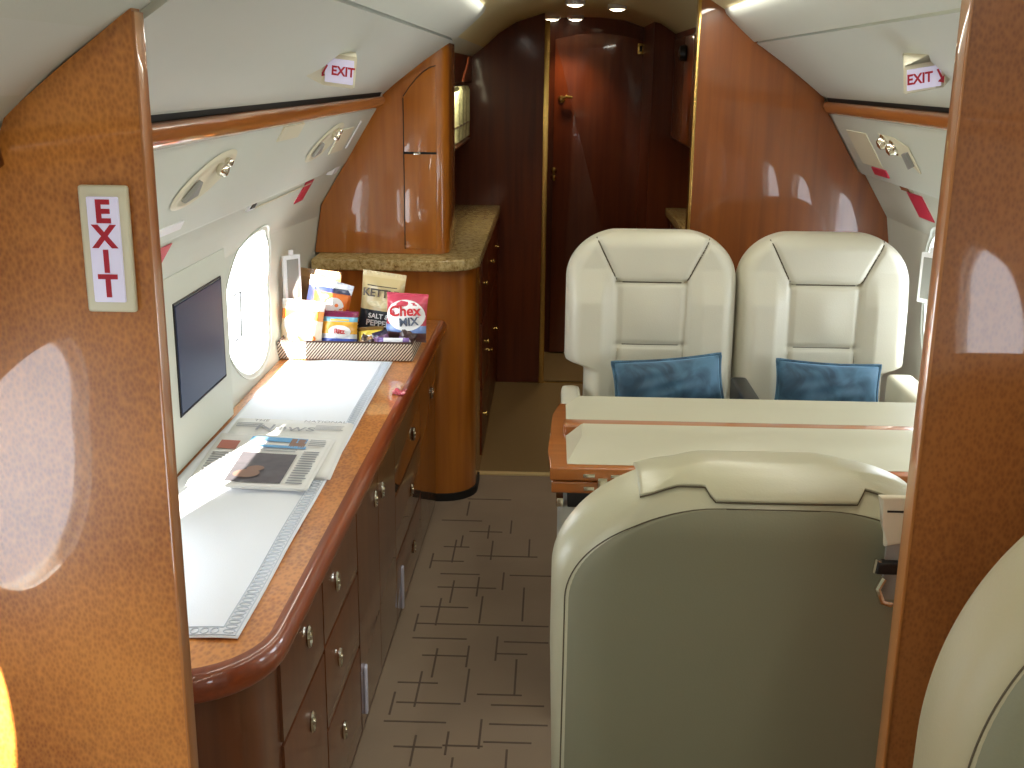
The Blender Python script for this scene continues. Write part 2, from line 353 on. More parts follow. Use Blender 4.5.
def on_psu(side, t, y, off=0):
    """point on the service panel: t 0 bottom .. 1 top"""
    a = Vector((.905, 1.287)); b = Vector((.785, 1.484)); p = a + (b - a) * t; n = Vector((-(b - a).y, (b - a).x)).normalized()
    if n.x > 0: n = -n
    p = p + n * off
    return Vector((CX + side * p.x, y, p.y))
def psu_frame(side, t, y, off=0):
    o = on_psu(side, t, y, off); up = on_psu(side, t + .1, y, off) - o
    xa = Vector((0, 1, 0)) if side < 0 else Vector((0, -1, 0))
    return frame4(o, xa, up)      # local z looks into the cabin
PS = [(.905, 1.287), (.785, 1.484), (.80, 1.486), (.93, 1.29), (.915, 1.279)]
def service(side, a, b, label):
    pts = [(CX + side * h, z) for h, z in PS]
    o = obj('service_panel', prism(bmesh.new(), pts, a, b, 'y', bev=.004), LINING, smooth=50)
    return tag(o, label, 'panel')
sl = service(-1, 1.24, 4.02, 'long ivory overhead service panel on the left wall above the long counter')
sr = service(1, 1.24, 3.99, 'long ivory overhead service panel on the right wall above the seats')
sf = service(-1, YA, 1.19, 'ivory overhead service panel at the far left, on the near side of the wooden bulkhead')
sg = service(1, YA, 1.19, 'ivory overhead service panel in the entry area on the right side')

# reading-light recesses (left pair are leaf-shaped)
def recess(side, y, t, L, H, label, group=None, rot=0):
    F = psu_frame(side, t, y, .002) @ Matrix.Rotation(math.radians(rot), 4, 'Z')
    e = empty('reading_light', (0, 0, 0), label, 'lamp', group); e.matrix_world = F
    def leaf(l, h, n=36, e=2.0): return [(l * math.copysign(abs(math.cos(2 * PI * k / n)) ** 1.15, math.cos(2 * PI * k / n)) , h * math.sin(2 * PI * k / n)) for k in range(n)]
    bm = bmesh.new(); n = 36; A = [bm.verts.new((x, y_, 0)) for x, y_ in leaf(L * 1.14, H * 1.25)]; B = [bm.verts.new((x, y_, .004)) for x, y_ in leaf(L * 1.04, H * 1.08)]
    C = [bm.verts.new((x, y_, .003)) for x, y_ in leaf(L * .96, H * .94)]; D = [bm.verts.new((x * .8, y_ * .7, -.001)) for x, y_ in leaf(L, H)]
    for k in range(n):
        j = (k + 1) % n
        for P_, Q_ in ((A, B), (B, C), (C, D)): bm.faces.new((P_[k], P_[j], Q_[j], Q_[k]))
    bm.faces.new(D)
    obj('bezel', bm, SHELL, e, smooth=60)
    obj('lens', lathe(bmesh.new(), [(.010, 0), (.013, .004), (.013, .014), (.009, .02), (0, .022)], (L * .35, H * .25, .002), 16, (0, .2, 1)), CHROME, e)
    obj('lens', lathe(bmesh.new(), [(.007, 0), (.009, .004), (.009, .010), (.006, .014), (0, .015)], (L * .60, H * .40, .002), 16, (0, .2, 1)), CHROME, e)
    obj('air_vent', prism(bmesh.new(), [(-L * .78, -H * .30), (-L * .30, -H * .45), (-L * .36, H * .42)], .001, .011, 'z', bev=.002), GREY, e)
    return e
recess(-1, 2.15, .58, .135, .040, 'larger leaf-shaped reading light recess in left overhead panel, nearer the bulkhead', rot=14)
recess(-1, 3.31, .60, .16, .040, 'leaf-shaped reading light recess in left overhead panel, nearer the curved upper cabinet', rot=12)
# faint rectangular hatches on the service panel
def plate(name, side, y0, y1, t0, t1, m, label, cat, off=.003, bev=.0015, parent=None, surf=on_psu):
    bm = bmesh.new(); P = [surf(side, t0, y0, 0), surf(side, t0, y1, 0), surf(side, t1, y1, 0), surf(side, t1, y0, 0)]; Q = [surf(side, t0, y0, off), surf(side, t0, y1, off), surf(side, t1, y1, off), surf(side, t1, y0, off)]
    A = [bm.verts.new(p) for p in P]; B = [bm.verts.new(p) for p in Q]
    bm.faces.new(A); bm.faces.new(B[::-1])
    for k in range(4): bm.faces.new((A[k], A[(k + 1) % 4], B[(k + 1) % 4], B[k]))
    o = obj(name, bm, m, parent)
    if cat: tag(o, label, cat)
    elif label: o['label'] = label
    return o
plate('access_hatch', -1, 2.62, 2.84, .80, .97, SHELL, None, None, parent=sl)
plate('access_hatch', -1, 3.50, 3.72, .35, .72, SHELL, None, None, parent=sl)
plate('slot', -1, 3.80, 3.82, .35, .8, WHITE, None, None, parent=sl)
plate('access_hatch', -1, 1.96, 2.16, .08, .16, WHITE, None, None, parent=sl)
def on_wall(side, t, y, off=0):
    """t is the height itself"""
    return Vector((CX + side * (hw(t) - off), y, t))
plate('wall_switch', -1, 2.80, 2.88, 1.258, 1.284, WHITE, 'small square white switch plate under the left overhead panel', 'switch', surf=on_wall, off=.006)
sw = [o for o in COL.objects if o.name.startswith('wall_switch')][0]
plate('button', -1, 2.82, 2.86, 1.263, 1.279, DARK, None, None, surf=on_wall, off=.009, parent=sw)
sw2 = plate('wall_switch', -1, 3.84, 3.92, 1.262, 1.286, WHITE, 'tiny switch plate at the far end under the left overhead panel', 'switch', surf=on_wall, off=.02)
plate('placard', -1, 3.50, 3.62, 1.20, 1.268, PLAC, 'small red placard on left wall beyond the oval window', 'sign', surf=on_wall)
pk = plate('placard', -1, 2.06, 2.235, 1.197, 1.262, PLAC, 'red placard on left wall close beside the near bulkhead edge', 'sign', surf=on_wall)
plate('seam_strip', -1, 2.90, 3.60, 1.255, 1.259, SHELL, 'thin grey seam strip on left wall below the overhead panel', 'trim', surf=on_wall, off=.004)
# right wall items
for t0, t1, y0, y1, txt in ((.06, .18, 3.60, 3.76, 'upper'), (1.185, 1.262, 3.40, 3.54, 'lower')):
    plate('placard', 1, y0, y1, t0, t1, PLAC, 'red placard on the right wall, %s of two' % txt, 'sign', surf=on_psu if txt == 'upper' else on_wall, off=.004)
rs = plate('wall_switch', 1, 3.47, 3.56, 1.266, 1.282, CHROME, 'small metal switch between the two red placards on right wall', 'switch', surf=on_wall, off=.012)
e = empty('reading_light', (0, 0, 0), 'pair of chrome reading light balls with vent on the right overhead panel', 'lamp'); e.matrix_world = psu_frame(1, .62, 3.33, .002)
for k, (lx, ly) in enumerate(((-.09, .015), (-.02, 0))):
    obj('lamp_ball', lathe(bmesh.new(), [(.024, 0), (.026, .004), (.021, .008), (.020, .014), (.014, .024), (0, .028)], (lx, ly, 0), 18), CHROME, e)
obj('air_vent', prism(bmesh.new(), [(.05, -.062), (.105, -.05), (.105, -.005), (.055, -.012)], 0, .012, 'z', bev=.003), GREY, e)
obj('bezel', prism(bmesh.new(), [(-.13, -.02), (.03, -.03), (.12, -.075), (.125, .01), (.02, .035), (-.13, .04)], -.001, .003, 'z', bev=.002), SHELL, e)
plate('access_hatch', 1, 3.62, 3.86, .2, .75, SHELL, None, None, parent=sr, off=.002)

# ------------------------------------------------------------------ near bulkheads
def outline(side, xin, z_top_list):
    """bulkhead polygon following the lining from the floor to the inner edge"""
    prof = [(.80, 0), (.93, .2), (1.0, .45), (1.02, .72), (1.042, .85), (1.048, .96), (1.02, 1.13), (.925, 1.283), (.904, 1.287), (.785, 1.484), (.763, 1.50), (.768, 1.527), (.757, 1.552)] + [(h, z + .012) for h, z in UP[1:]] + [(h, z + .006) for h, z in UP2] + [(.40, 1.835), (.36, 1.85), (.22, 1.895), (.08, 1.91)]
    hin = abs(xin - CX); pts = []
    for (a, z) in prof:
        if a > hin: pts.append((CX + side * (a - .001), z))
        else: break
    i = len(pts); (a0, z0), (a1, z1) = prof[i - 1], prof[i]
    zt = z0 + (z1 - z0) * (a0 - hin) / (a0 - a1)
    return pts + [(xin, zt - .001), (xin, 0)], zt
def bulkhead(name, side, xin, m, y0, y1, edge=.014, emat=WD_EDGE):
    pts, zt = outline(side, xin, None)
    o = struct(obj(name, prism(bmesh.new(), pts, y0, y1, 'y'), m, smooth=0))
    struct_e = obj('edge_trim', bx(xin - edge if side > 0 else xin, xin if side > 0 else xin + edge, y0 - .002, y1 + .002, 0, zt - .004, bev=.0015, seg=2), emat, o)
    return o
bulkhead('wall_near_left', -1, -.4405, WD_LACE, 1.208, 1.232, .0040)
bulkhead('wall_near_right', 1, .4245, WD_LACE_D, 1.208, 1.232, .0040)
fr_ = bulkhead('wall_far_right', 1, .499, WD_SAPR, 4.0, 4.05, .0105, GOLD)

# exit sign with stacked letters on the near bulkhead
e = empty('exit_sign', (-.4845, 1.208, 1.41), 'vertical lit EXIT sign with red stacked letters on the left wooden bulkhead', 'sign')
obj('sign_frame', bx(-.0275, .0275, -.008, 0, -.070, .070, bev=.004, seg=3), SHELL, e)
obj('sign_face', bx(-.0175, .0175, -.0115, -.007, -.058, .058, bev=.002), LIT, e)
for k, ch in enumerate('EXIT'):
    text('lettering', ch, .034, frame4((0, -.0118, .041 - k * .0272), (1, 0, 0), (0, 0, 1)), RED, e, bold=.0012)

# ceiling exit signs (wedge boxes)
def exit_box(name, loc, xa, ya, w, h, txt, label, back, f):
    sc_ = lambda p: (p[0] * f, p[1] * f, 1.6 + (p[2] - 1.6) * f)
    loc = sc_(loc); w *= f; h *= f
    xa = Vector(xa).normalized(); F = frame4(loc, xa, ya); e = empty(name, (0, 0, 0), label, 'sign'); e.matrix_world = F
    Fi = F.inverted(); bk = [Fi @ Vector(b) for b in back]
    bm = bmesh.new(); A = [bm.verts.new(p) for p in ((-w, -h, 0), (w, -h, 0), (w, h, 0), (-w, h, 0))]; B = [bm.verts.new(p) for p in bk]
    bm.faces.new(A[::-1])
    for k in range(4): bm.faces.new((A[k], A[(k + 1) % 4], B[(k + 1) % 4], B[k]))
    bm.faces.new(B); bmesh.ops.bevel(bm, geom=list(bm.edges), offset=.003, segments=2, affect='EDGES')
    obj('housing', bm, SHELL, e)
    obj('sign_face', bx(-w * .84, w * .84, -h * .74, h * .74, 0, .003, bev=.001), LIT, e)
    text('lettering', 'EXIT', .037 * f, frame4((.008 if txt < 0 else -.010, 0, .0034), (1, 0, 0), (0, 1, 0)), RED, e, bold=.0008, xs=.88)
    s = txt; cxn = (-.0445 if s < 0 else .040) * f
    bm = bmesh.new()                       # arrow beside the word
    if s < 0:
        prism(bm, [(cxn - .006, -.013), (cxn + .006, .012), (cxn + .009, .010), (cxn - .003, -.015)], .0034, .0042, 'z'); prism(bm, [(cxn - .010, .000), (cxn - .008, -.017), (cxn + .004, -.012)], .0034, .0042, 'z')
    else:
        prism(bm, [(cxn - .007, .014), (cxn + .004, -.010), (cxn + .008, -.007), (cxn - .003, .015)], .0034, .0042, 'z'); prism(bm, [(cxn + .010, .000), (cxn + .009, -.017), (cxn - .004, -.012)], .0034, .0042, 'z')
    obj('arrow', bm, RED, e, smooth=0)
    return e
# left: tilted down toward the aisle
exit_box('exit_sign', (-.612, 3.30, 1.604), (.98, .06, -.12), (.14, -.25, .95), .048, .047, -1, 'white wedge EXIT sign with a left arrow on the left ceiling panel',
         [(-.523, 2.425, 1.590), (-.50, 2.60, 1.600), (-.447, 2.64, 1.645), (-.459, 2.376, 1.650)], .755)
exit_box('exit_sign', (.966, 3.05, 1.604), (.98, .04, .17), (-.14, -.2, .95), .053, .037, 1, 'white wedge EXIT sign with a right arrow on the right ceiling panel',
         [(.80, 2.64, 1.625), (.852, 2.50, 1.604), (.792, 2.44, 1.657), (.776, 2.62, 1.660)], .82)

# ------------------------------------------------------------------ long counter (credenza)
CZ = .72
def counter_outline(inset=0, front=1.47, xr0=-.415, xr1=-.375, xl=-.848, yend=4.03):
    r = .17; pts = [(xl, yend), (xl, front + inset)]
    cxr, cyr = xr0 - r, front + r
    for k in range(11):
        t = -PI / 2 + (PI / 2) * k / 10
        pts.append((cxr + (r - inset) * math.cos(t), cyr + (r - inset) * math.sin(t)))
    pts.append((xr1 - inset, yend)); return pts
credenza = empty('credenza', (-.65, 2.7, 0), 'long brown wooden credenza under the left windows with nickel pulls', 'cabinet')
def off(bm): return xform(bm, Matrix.Translation((.65, -2.7, 0)))
obj('body', off(prism(bmesh.new(), counter_outline(.045, yend=4.0, xl=-.69), 0, .665, 'z')), WD_CAB, credenza, smooth=30)
obj('toe_kick', off(bx(-.68, -.4595, 1.6, 4.0, 0, .02)), DARK, credenza)
bays = [(1.72, 2.05), (2.06, 2.42), (2.43, 2.94), (2.95, 3.50), (3.51, 3.98)]
def xs(y): return -.46 + .04 * (y - 1.64) / (4.03 - 1.64)
def front(name, y0, y1, z0, z1, pulls):
    bm = bmesh.new(); g = .004
    v = [(xs(y0) - .002, y0), (xs(y1) - .002, y1), (xs(y1) + .006, y1), (xs(y0) + .006, y0)]
    prism(bm, v, z0 + g, z1 - g, 'z', bev=.0015)
    d = obj(name, off(bm), WD_CAB, credenza)
    for py, pz in pulls:
        e_ = obj('pull', off(lathe(bmesh.new(), [(.0, 0), (.0135, 0), (.015, .003), (.013, .007), (.009, .0035), (.005, .004), (.004, .009), (0, .010)], (xs(py) + .006, py, pz), 20, (1, 0, 0))), CHROME, d)
        for v_ in e_.data.vertices: v_.co.z = (v_.co.z - pz) * 1.6 + pz
        e_['label'] = 'oval nickel pull'
front('drawer', 1.72, 2.05, .45, .655, [(1.92, .555)]); front('door', 1.72, 2.05, .02, .45, [(1.92, .37)])
front('drawer', 2.06, 2.42, .455, .655, [(2.185, .545)]); front('drawer', 2.06, 2.42, .26, .455, [(2.188, .362)]); front('drawer', 2.06, 2.42, .02, .26, [(2.21, .165)])
front('door', 2.43, 2.72, .02, .655, [(2.67, .545)]); front('door', 2.725, 3.0, .02, .655, [(2.775, .53)])
front('drawer', 3.005, 3.55, .42, .655, [(3.38, .49)]); front('drawer', 3.005, 3.55, .22, .42, [(3.32, .322)]); front('drawer', 3.005, 3.55, .02, .22, [(3.36, .108)])
front('door', 3.555, 3.77, .02, .655, []); front('door', 3.775, 3.98, .02, .655, [(3.86, .49)])
for py, z0_, z1_ in ((2.475, .045, .178), (3.10, .02, .158)):  # pale strips added to stand in for reflections on the glossy fronts
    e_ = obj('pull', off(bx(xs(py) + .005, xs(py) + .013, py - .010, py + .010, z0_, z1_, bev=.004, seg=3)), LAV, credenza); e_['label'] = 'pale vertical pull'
# worktop with bullnose
wt = empty('worktop', (-.65, 2.7, CZ), 'glossy mottled wood worktop with rounded red-brown edge on the long credenza', 'counter')
o_ = counter_outline(.022)
obj('top_surface', xform(prism(bmesh.new(), o_, CZ - .04, CZ, 'z'), Matrix.Translation((.65, -2.7, -CZ))), WD_TOP, wt, smooth=30)
path = counter_outline(0.020)[1:]; path = [(x, y) for x, y in path]
bm = bmesh.new(); prof = []
for k in range(13):
    t = PI / 2 - PI * k / 12; prof.append((.020 * math.cos(t) ** .8 if math.cos(t) > 1e-6 else 0, .0275 * math.sin(t)))
P2 = [Vector((x, y, 0)) for x, y in path]; rings = []
for i, p in enumerate(P2):
    a = P2[max(i - 1, 0)]; b = P2[min(i + 1, len(P2) - 1)]; d = (b - a).normalized(); nrm = Vector((d.y, -d.x, 0))
    rings.append([bm.verts.new(p - nrm * .006 + Vector((0, 0, CZ + .0008)))] + [bm.verts.new(p + nrm * q[0] + Vector((0, 0, CZ - .027 + q[1]))) for q in prof] + [bm.verts.new(p - nrm * .02 + Vector((0, 0, CZ - .0545)))])
for A, B in zip(rings, rings[1:]):
    for k in range(len(A) - 1): bm.faces.new((A[k], A[k + 1], B[k + 1], B[k]))
obj('rounded_edge', xform(bm, Matrix.Translation((.65, -2.7, -CZ))), WD_NOSE, wt, smooth=60)

# table runner with lace border
def runner():
    x0, x1, ya, yb = -.815, -.487, 1.597, 3.392
    def H(x, y): return CZ + .0040 + .0016 * math.sin(y * 9 + x * 21) * math.sin(y * 3.1 + 1) + .0012 * math.sin(x * 40 + y * 14)
    def f(u, v): x = x0 + (x1 - x0) * u + .012 * (1 - v) * (-1 if u < .01 else 0); y = ya + (yb - ya) * v; return (x, y, H(x, y))
    bm, V = grid(f, 40, 150)
    for fc in bm.faces:
        c = fc.calc_center_median()
        if c.x > x1 - .040 or c.y < ya + .034: fc.material_index = 0
    return bm, H
rb, RH = runner()
rn = obj('table_runner', rb, [CLOTH, LACE], smooth=60); tag(rn, 'white cloth table runner with lace edge along the long worktop', 'tablecloth')
sm = rn.modifiers.new('s', 'SOLIDIFY'); sm.thickness = .0014; sm.offset = -1
bm = bmesh.new()           # scroll-lace band: two cords and a row of little loops
x0b, x1b, yf = -.519, -.493, 1.604
tube(bm, [(x1b, y, RH(x1b, y) + .001) for y in [yf + i * (3.385 - yf) / 60 for i in range(61)]], .0012, 4)
tube(bm, [(x0b, y, RH(x0b, y) + .001) for y in [yf + .026 + i * (3.385 - yf - .026) / 60 for i in range(61)]], .0010, 4)
tube(bm, [(x, yf, RH(x, yf) + .001) for x in [-.822 + i * (.822 + x1b) / 20 for i in range(21)]], .0012, 4)
tube(bm, [(x, yf + .026, RH(x, yf + .026) + .001) for x in [-.822 + i * (.822 + x0b) / 20 for i in range(21)]], .0010, 4)
y = yf + .013
while y < 3.38:
    c = ((x0b + x1b) / 2, y); tube(bm, [(c[0] + .010 * math.cos(t), c[1] + .0065 * math.sin(t), RH(*c) + .001) for t in [k * PI / 4 for k in range(8)]], .0012, 4, closed=True); y += .0165
x = -.53
while x > -.82:
    c = (x, yf + .013); tube(bm, [(c[0] + .0065 * math.cos(t), c[1] + .010 * math.sin(t), RH(*c) + .001) for t in [k * PI / 4 for k in range(8)]], .0012, 4, closed=True); x -= .0165
obj('lace_border', bm, LACE, rn)

# newspapers
BLUEN = mat('print_blue', (110, 170, 220), .8); PHOTO = mat('print_photo', (96, 92, 98), .8, var=.5, vscale=25); SKIN = mat('print_skin', (140, 112, 100), .8, var=.2); PRED = mat('print_red', (176, 110, 96), .8)
def paper(name, q, z, nlay, label, group):
    """q: near-left, near-right, far-right, far-left corners on the counter"""
    bm = bmesh.new(); Q = [Vector(p) for p in q]
    def pt(u, v): a = Q[0].lerp(Q[1], u); b = Q[3].lerp(Q[2], u); return a.lerp(b, v)
    for l in range(nlay):
        o1 = .002 * l
        def f(u, v, l=l): p = pt(u, v); return (p.x + .003 * (nlay - l) * (1 if l % 2 else -.3), p.y, z + l * .0022 + .0012 * math.sin(u * 5 + l) * math.sin(v * 4))
        b2, V = grid(f, 14, 10, bm)
    o = obj(name, bm, PAPER, smooth=60); tag(o, label, 'newspaper', group)
    md = o.modifiers.new('s', 'SOLIDIFY'); md.thickness = .0012
    ztop = z + (nlay - 1) * .0022
    def patch(nm, u0, u1, v0, v1, m):
        bm = bmesh.new(); grid(lambda u, v: (lambda p: (p.x - .001, p.y, ztop + .0022 + .0012 * math.sin((u0 + (u1 - u0) * u) * 5 + nlay - 1) * math.sin((v0 + (v1 - v0) * v) * 4)))(pt(u0 + (u1 - u0) * u, v0 + (v1 - v0) * v)), 6, 4, bm)
        return obj(nm, bm, m, o)
    def lines(u0, u1, v0, v1, n):
        bm = bmesh.new()
        for i in range(n):
            vv = v0 + (v1 - v0) * (i + .5) / n; h = (v1 - v0) / n * .22; ue = u1 - (u1 - u0) * random.uniform(0, .15)
            P = [pt(u0, vv - h), pt(ue, vv - h), pt(ue, vv + h), pt(u0, vv + h)]
            bm.faces.new([bm.verts.new((p.x, p.y, ztop + .0030)) for p in P])
        return obj('printed_text', bm, INK, o, smooth=0)
    return o, pt, ztop, patch, lines
g = 'newspapers on the white runner'
pB, ptB, zB, patB, linB = paper('newspaper', [(-.775, 2.36), (-.487, 2.32), (-.503, 2.725), (-.80, 2.745)], .7245, 4, 'lower folded newspaper with the large masthead showing past the top one', g)
text('masthead', 'News', .066, frame4((-.655, 2.655, zB + .0048), (1, -.03, 0), (0.02, 1, 0)), INK, pB, depth=.0002)
text('masthead', 'THE', .022, frame4((-.73, 2.715, zB + .0048), (1, -.03, 0), (0.02, 1, 0)), INK, pB, depth=.0002)
text('headline', 'NATIONAL', .022, frame4((-.565, 2.712, zB + .0048), (1, -.03, 0), (0.02, 1, 0)), INK, pB, depth=.0002)
linB(.03, .28, .80, .90, 3); linB(.72, .97, .80, .90, 4)
pA, ptA, zA, patA, linA = paper('newspaper', [(-.775, 2.245), (-.515, 2.225), (-.518, 2.563), (-.80, 2.597)], .7345, 3, 'top folded newspaper with blue banner and a dark front-page photo', g)
patA('banner', .30, .80, .86, .95, BLUEN); patA('banner', .30, .82, .74, .79, BLUEN); patA('photo', .30, .78, .06, .62, PHOTO)
bm = bmesh.new(); p = ptA(.50, .30)
fg_ = []
for (dx, dy, r) in ((0, 0, .020), (-.012, -.034, .030)):
    bm.faces.new([bm.verts.new((p.x + dx + r * math.cos(k * PI / 8), p.y + dy + r * .9 * math.sin(k * PI / 8), zA + .0042 + .0002 * len(fg_))) for k in range(16)]); fg_.append(1)
obj('portrait', bm, SKIN, pA, smooth=0)
patA('photo', .66, .80, .76, .94, SKIN); patA('photo', .05, .22, .66, .84, PRED)
linA(.04, .26, .06, .60, 12); linA(.82, .97, .05, .70, 14); linA(.82, .97, .8, .95, 4); linA(.3, .78, .65, .72, 2)

# ------------------------------------------------------------------ screen on the left wall
sc = empty('wall_monitor', (-.845, 2.62, .93), 'dark wall monitor in an ivory surround above the long counter', 'monitor')
def wallpt(y, z, off): return Vector((CX - hw(z) + off, y, z))
bm = bmesh.new()
def slab(bm, y0, y1, z0, z1, o0, o1, lean=.0, bev=.0):
    P = []
    for o in (o0, o1):
        for y, z in ((y0, z0), (y1, z0), (y1, z1), (y0, z1)): P.append(bm.verts.new((-.865 + o + .02 * (z < .95) * 0, y, z)))
    fs = [bm.faces.new([P[0], P[1], P[2], P[3]]), bm.faces.new([P[7], P[6], P[5], P[4]])] + [bm.faces.new((P[k], P[(k + 1) % 4], P[4 + (k + 1) % 4], P[4 + k])) for k in range(4)]
    if bev: bmesh.ops.bevel(bm, geom=list({e for f in fs for e in f.edges}), offset=bev, segments=2, affect='EDGES')
    return bm
T = Matrix.Translation((.845, -2.62, -.93))
obj('surround', xform(slab(bmesh.new(), 2.22, 2.795, .722, 1.172, -.03, .040, bev=.005), T), LINING, sc)
obj('screen', xform(slab(bmesh.new(), 2.382, 2.731, .851, 1.100, .040, .044, bev=.0015), T), SCREEN, sc)
bm = bmesh.new(); tube(bm, [(-.824, y, z) for y, z in ((2.378, .847), (2.735, .847), (2.735, 1.104), (2.378, 1.104))], .003, 6, closed=True)
obj('bezel', xform(bm, T), BLACK, sc)
# window shade pull
bm = bmesh.new(); tube(bm, [(-.858, y, z) for y, z in ((2.965, 1.01), (3.03, 1.01), (3.02, .885), (2.965, .885))], .003, 6)
tag(obj('shade_handle', bm, GREY), 'thin grey wire handle standing before the bright left window', 'handle')
# slim framed flaps beside windows
def flap(loc, tw, th, rz, label):
    e = empty('mirror', loc, label, 'mirror', rz=rz)
    obj('mirror_frame', bx(-tw / 2, tw / 2, -.006, .006, 0, th, bev=.004, seg=3), WHITE, e)
    obj('mirror_glass', bx(-tw / 2 + .012, tw / 2 - .012, -.0085, -.005, .014, th - .014, bev=.001), GREY, e)
    obj('hinge_tab', bx(-.008, .008, -.004, .004, th - .001, th + .016, bev=.002), WHITE, e)
    return e
flap((-.836, 3.56, .875), .07, .155, math.radians(52), 'slim white-framed flap standing upright beyond the left oval window')
flap((1.165, 3.42, .935), .07, .155, math.radians(-55), 'slim white-framed flap on the right wall beside the far right seat')

# ------------------------------------------------------------------ galley, left
def round_corner(x0, x1, y0, y1, r, n=8):
    """rectangle with the near right corner rounded"""
    pts = [(x0, y1), (x0, y0)]
    for k in range(n + 1):
        t = -PI / 2 + PI / 2 * k / n; pts.append((x1 - r + r * math.cos(t), y0 + r + r * math.sin(t)))
    return pts + [(x1, y1)]
def hull_clip(bm_poly, y0, y1): pass
ga = empty('galley_base_cabinet', (-.5, 4.9, 0), 'tall rounded wooden galley base cabinet at the end of the long counter', 'cabinet')
G = Matrix.Translation((.5, -4.9, 0))
obj('body', xform(prism(bmesh.new(), round_corner(-.62, -.275, 4.045, 5.79, .13), 0, .905, 'z'), G), WD_SAP, ga, smooth=30)
obj('fascia', xform(bx(-.858, -.60, 4.046, 4.10, .724, .905), G), WD_SAP, ga)
for i, (y0, y1, z0, z1) in enumerate([(4.45, 4.88, .62, .88), (4.45, 4.88, .34, .61), (4.45, 4.88, .05, .33), (4.89, 5.33, .62, .88), (4.89, 5.33, .05, .61), (5.34, 5.77, .62, .88), (5.34, 5.77, .05, .61)]):
    d = obj('drawer' if i % 2 else 'door', xform(bx(-.276, -.268, y0, y1, z0, z1, bev=.0015), G), WD_DARK, ga)
    obj('knob', xform(lathe(bmesh.new(), [(0, 0), (.005, 0), (.005, .008), (.010, .012), (.010, .017), (0, .02)], (-.268, y0 + .06 + .12 * (i % 2), z0 + (z1 - z0) * .6), 14, (1, 0, 0)), G), GOLD, d)
obj('toe_band', xform(prism(bmesh.new(), round_corner(-.62, -.268, 4.038, 4.30, .135), 0, .03, 'z'), G), DARK, ga, smooth=30)
gt = obj('galley_worktop', prism(bmesh.new(), round_corner(-.862, -.258, 3.985, 5.79, .14), .908, .95, 'z', bev=.008, seg=3), GRANITE, smooth=40); tag(gt, 'speckled beige granite worktop on the rounded galley cabinet', 'counter')
# upper corner cabinet following the hull
def hull_poly(side, xin, z0, z1=None, inset=.004):
    hin = abs(xin - CX); pts = [(CX + side * (hw(z0) - inset), z0)]
    z = z0
    for a, zz in (WALL + CEIL[1:]):
        if zz > z0 and a > hin: pts.append((CX + side * (a - inset), zz))
    # top where the hull meets xin
    P = WALL + CEIL[1:]
    for (a, za), (b, zb) in zip(P, P[1:]):
        if b <= hin <= a: zt = za + (zb - za) * (a - hin) / (a - b)
    return pts + [(xin, zt - inset), (xin, z0)], zt
uc = empty('galley_upper_cabinet', (-.6, 4.3, .95), 'curved honey-brown wooden upper cabinet above the granite worktop', 'cabinet')
U = Matrix.Translation((.6, -4.3, -.95))
pp, zt = hull_poly(-1, -.435, .952)
obj('body', xform(prism(bmesh.new(), pp, 4.12, 4.40, 'y'), U), WD_SAP, uc, smooth=30)
# rounded right-hand end
bm = bmesh.new(); rr = .06; n = 8
A, B = [], []
colp = [(-.435, 4.12)] + [(-.435 + rr * math.sin(PI / 2 * k / n), 4.12 + rr - rr * math.cos(PI / 2 * k / n)) for k in range(1, n + 1)] + [(-.375, 4.40), (-.435, 4.40)]
def top_at(x): # hull height at that x
    hin = abs(x - CX); P = WALL + CEIL[1:]
    for (a, za), (b, zb) in zip(P, P[1:]):
        if b <= hin <= a: return za + (zb - za) * (a - hin) / (a - b)
    return 1.9
A = [bm.verts.new((x, y, .952)) for x, y in colp]; B = [bm.verts.new((x, y, top_at(x) - .004)) for x, y in colp]
bm.faces.new(A); bm.faces.new(B[::-1])
for k in range(len(colp)): bm.faces.new((A[k], A[(k + 1) % len(colp)], B[(k + 1) % len(colp)], B[k]))
obj('rounded_post', xform(bm, U), WD_SAP, uc, smooth=40)
# door leaves with an arched top one
dpt = [(-.535, 1.325), (-.418, 1.325), (-.418, 1.625)] + [(-.418 - .117 * t, 1.625 - .105 * t ** 1.7) for t in (.2, .4, .6, .8, 1)]
obj('door', xform(prism(bmesh.new(), dpt, 4.114, 4.124, 'y', bev=.0015), U), WD_SAP, uc)
d2 = obj('door', xform(bx(-.535, -.418, 4.114, 4.124, .972, 1.317, bev=.0015), U), WD_SAP, uc)
obj('latch', xform(bx(-.50, -.475, 4.110, 4.116, 1.3155, 1.3235, bev=.001), U), CHROME, uc)
bm = bmesh.new(); box(bm, -.536, -.417, 4.1165, 4.1185, 1.3165, 1.3255); box(bm, -.5385, -.5345, 4.1165, 4.119, .97, 1.515)
tube(bm, [(-.4175, 4.1165, 1.628)] + [(-.4175 - .1185 * t, 4.1165, 1.628 - .107 * t ** 1.7) for t in (.2, .4, .6, .8, 1)], .0016, 5)
obj('seam', xform(bm, U), DARK, uc)
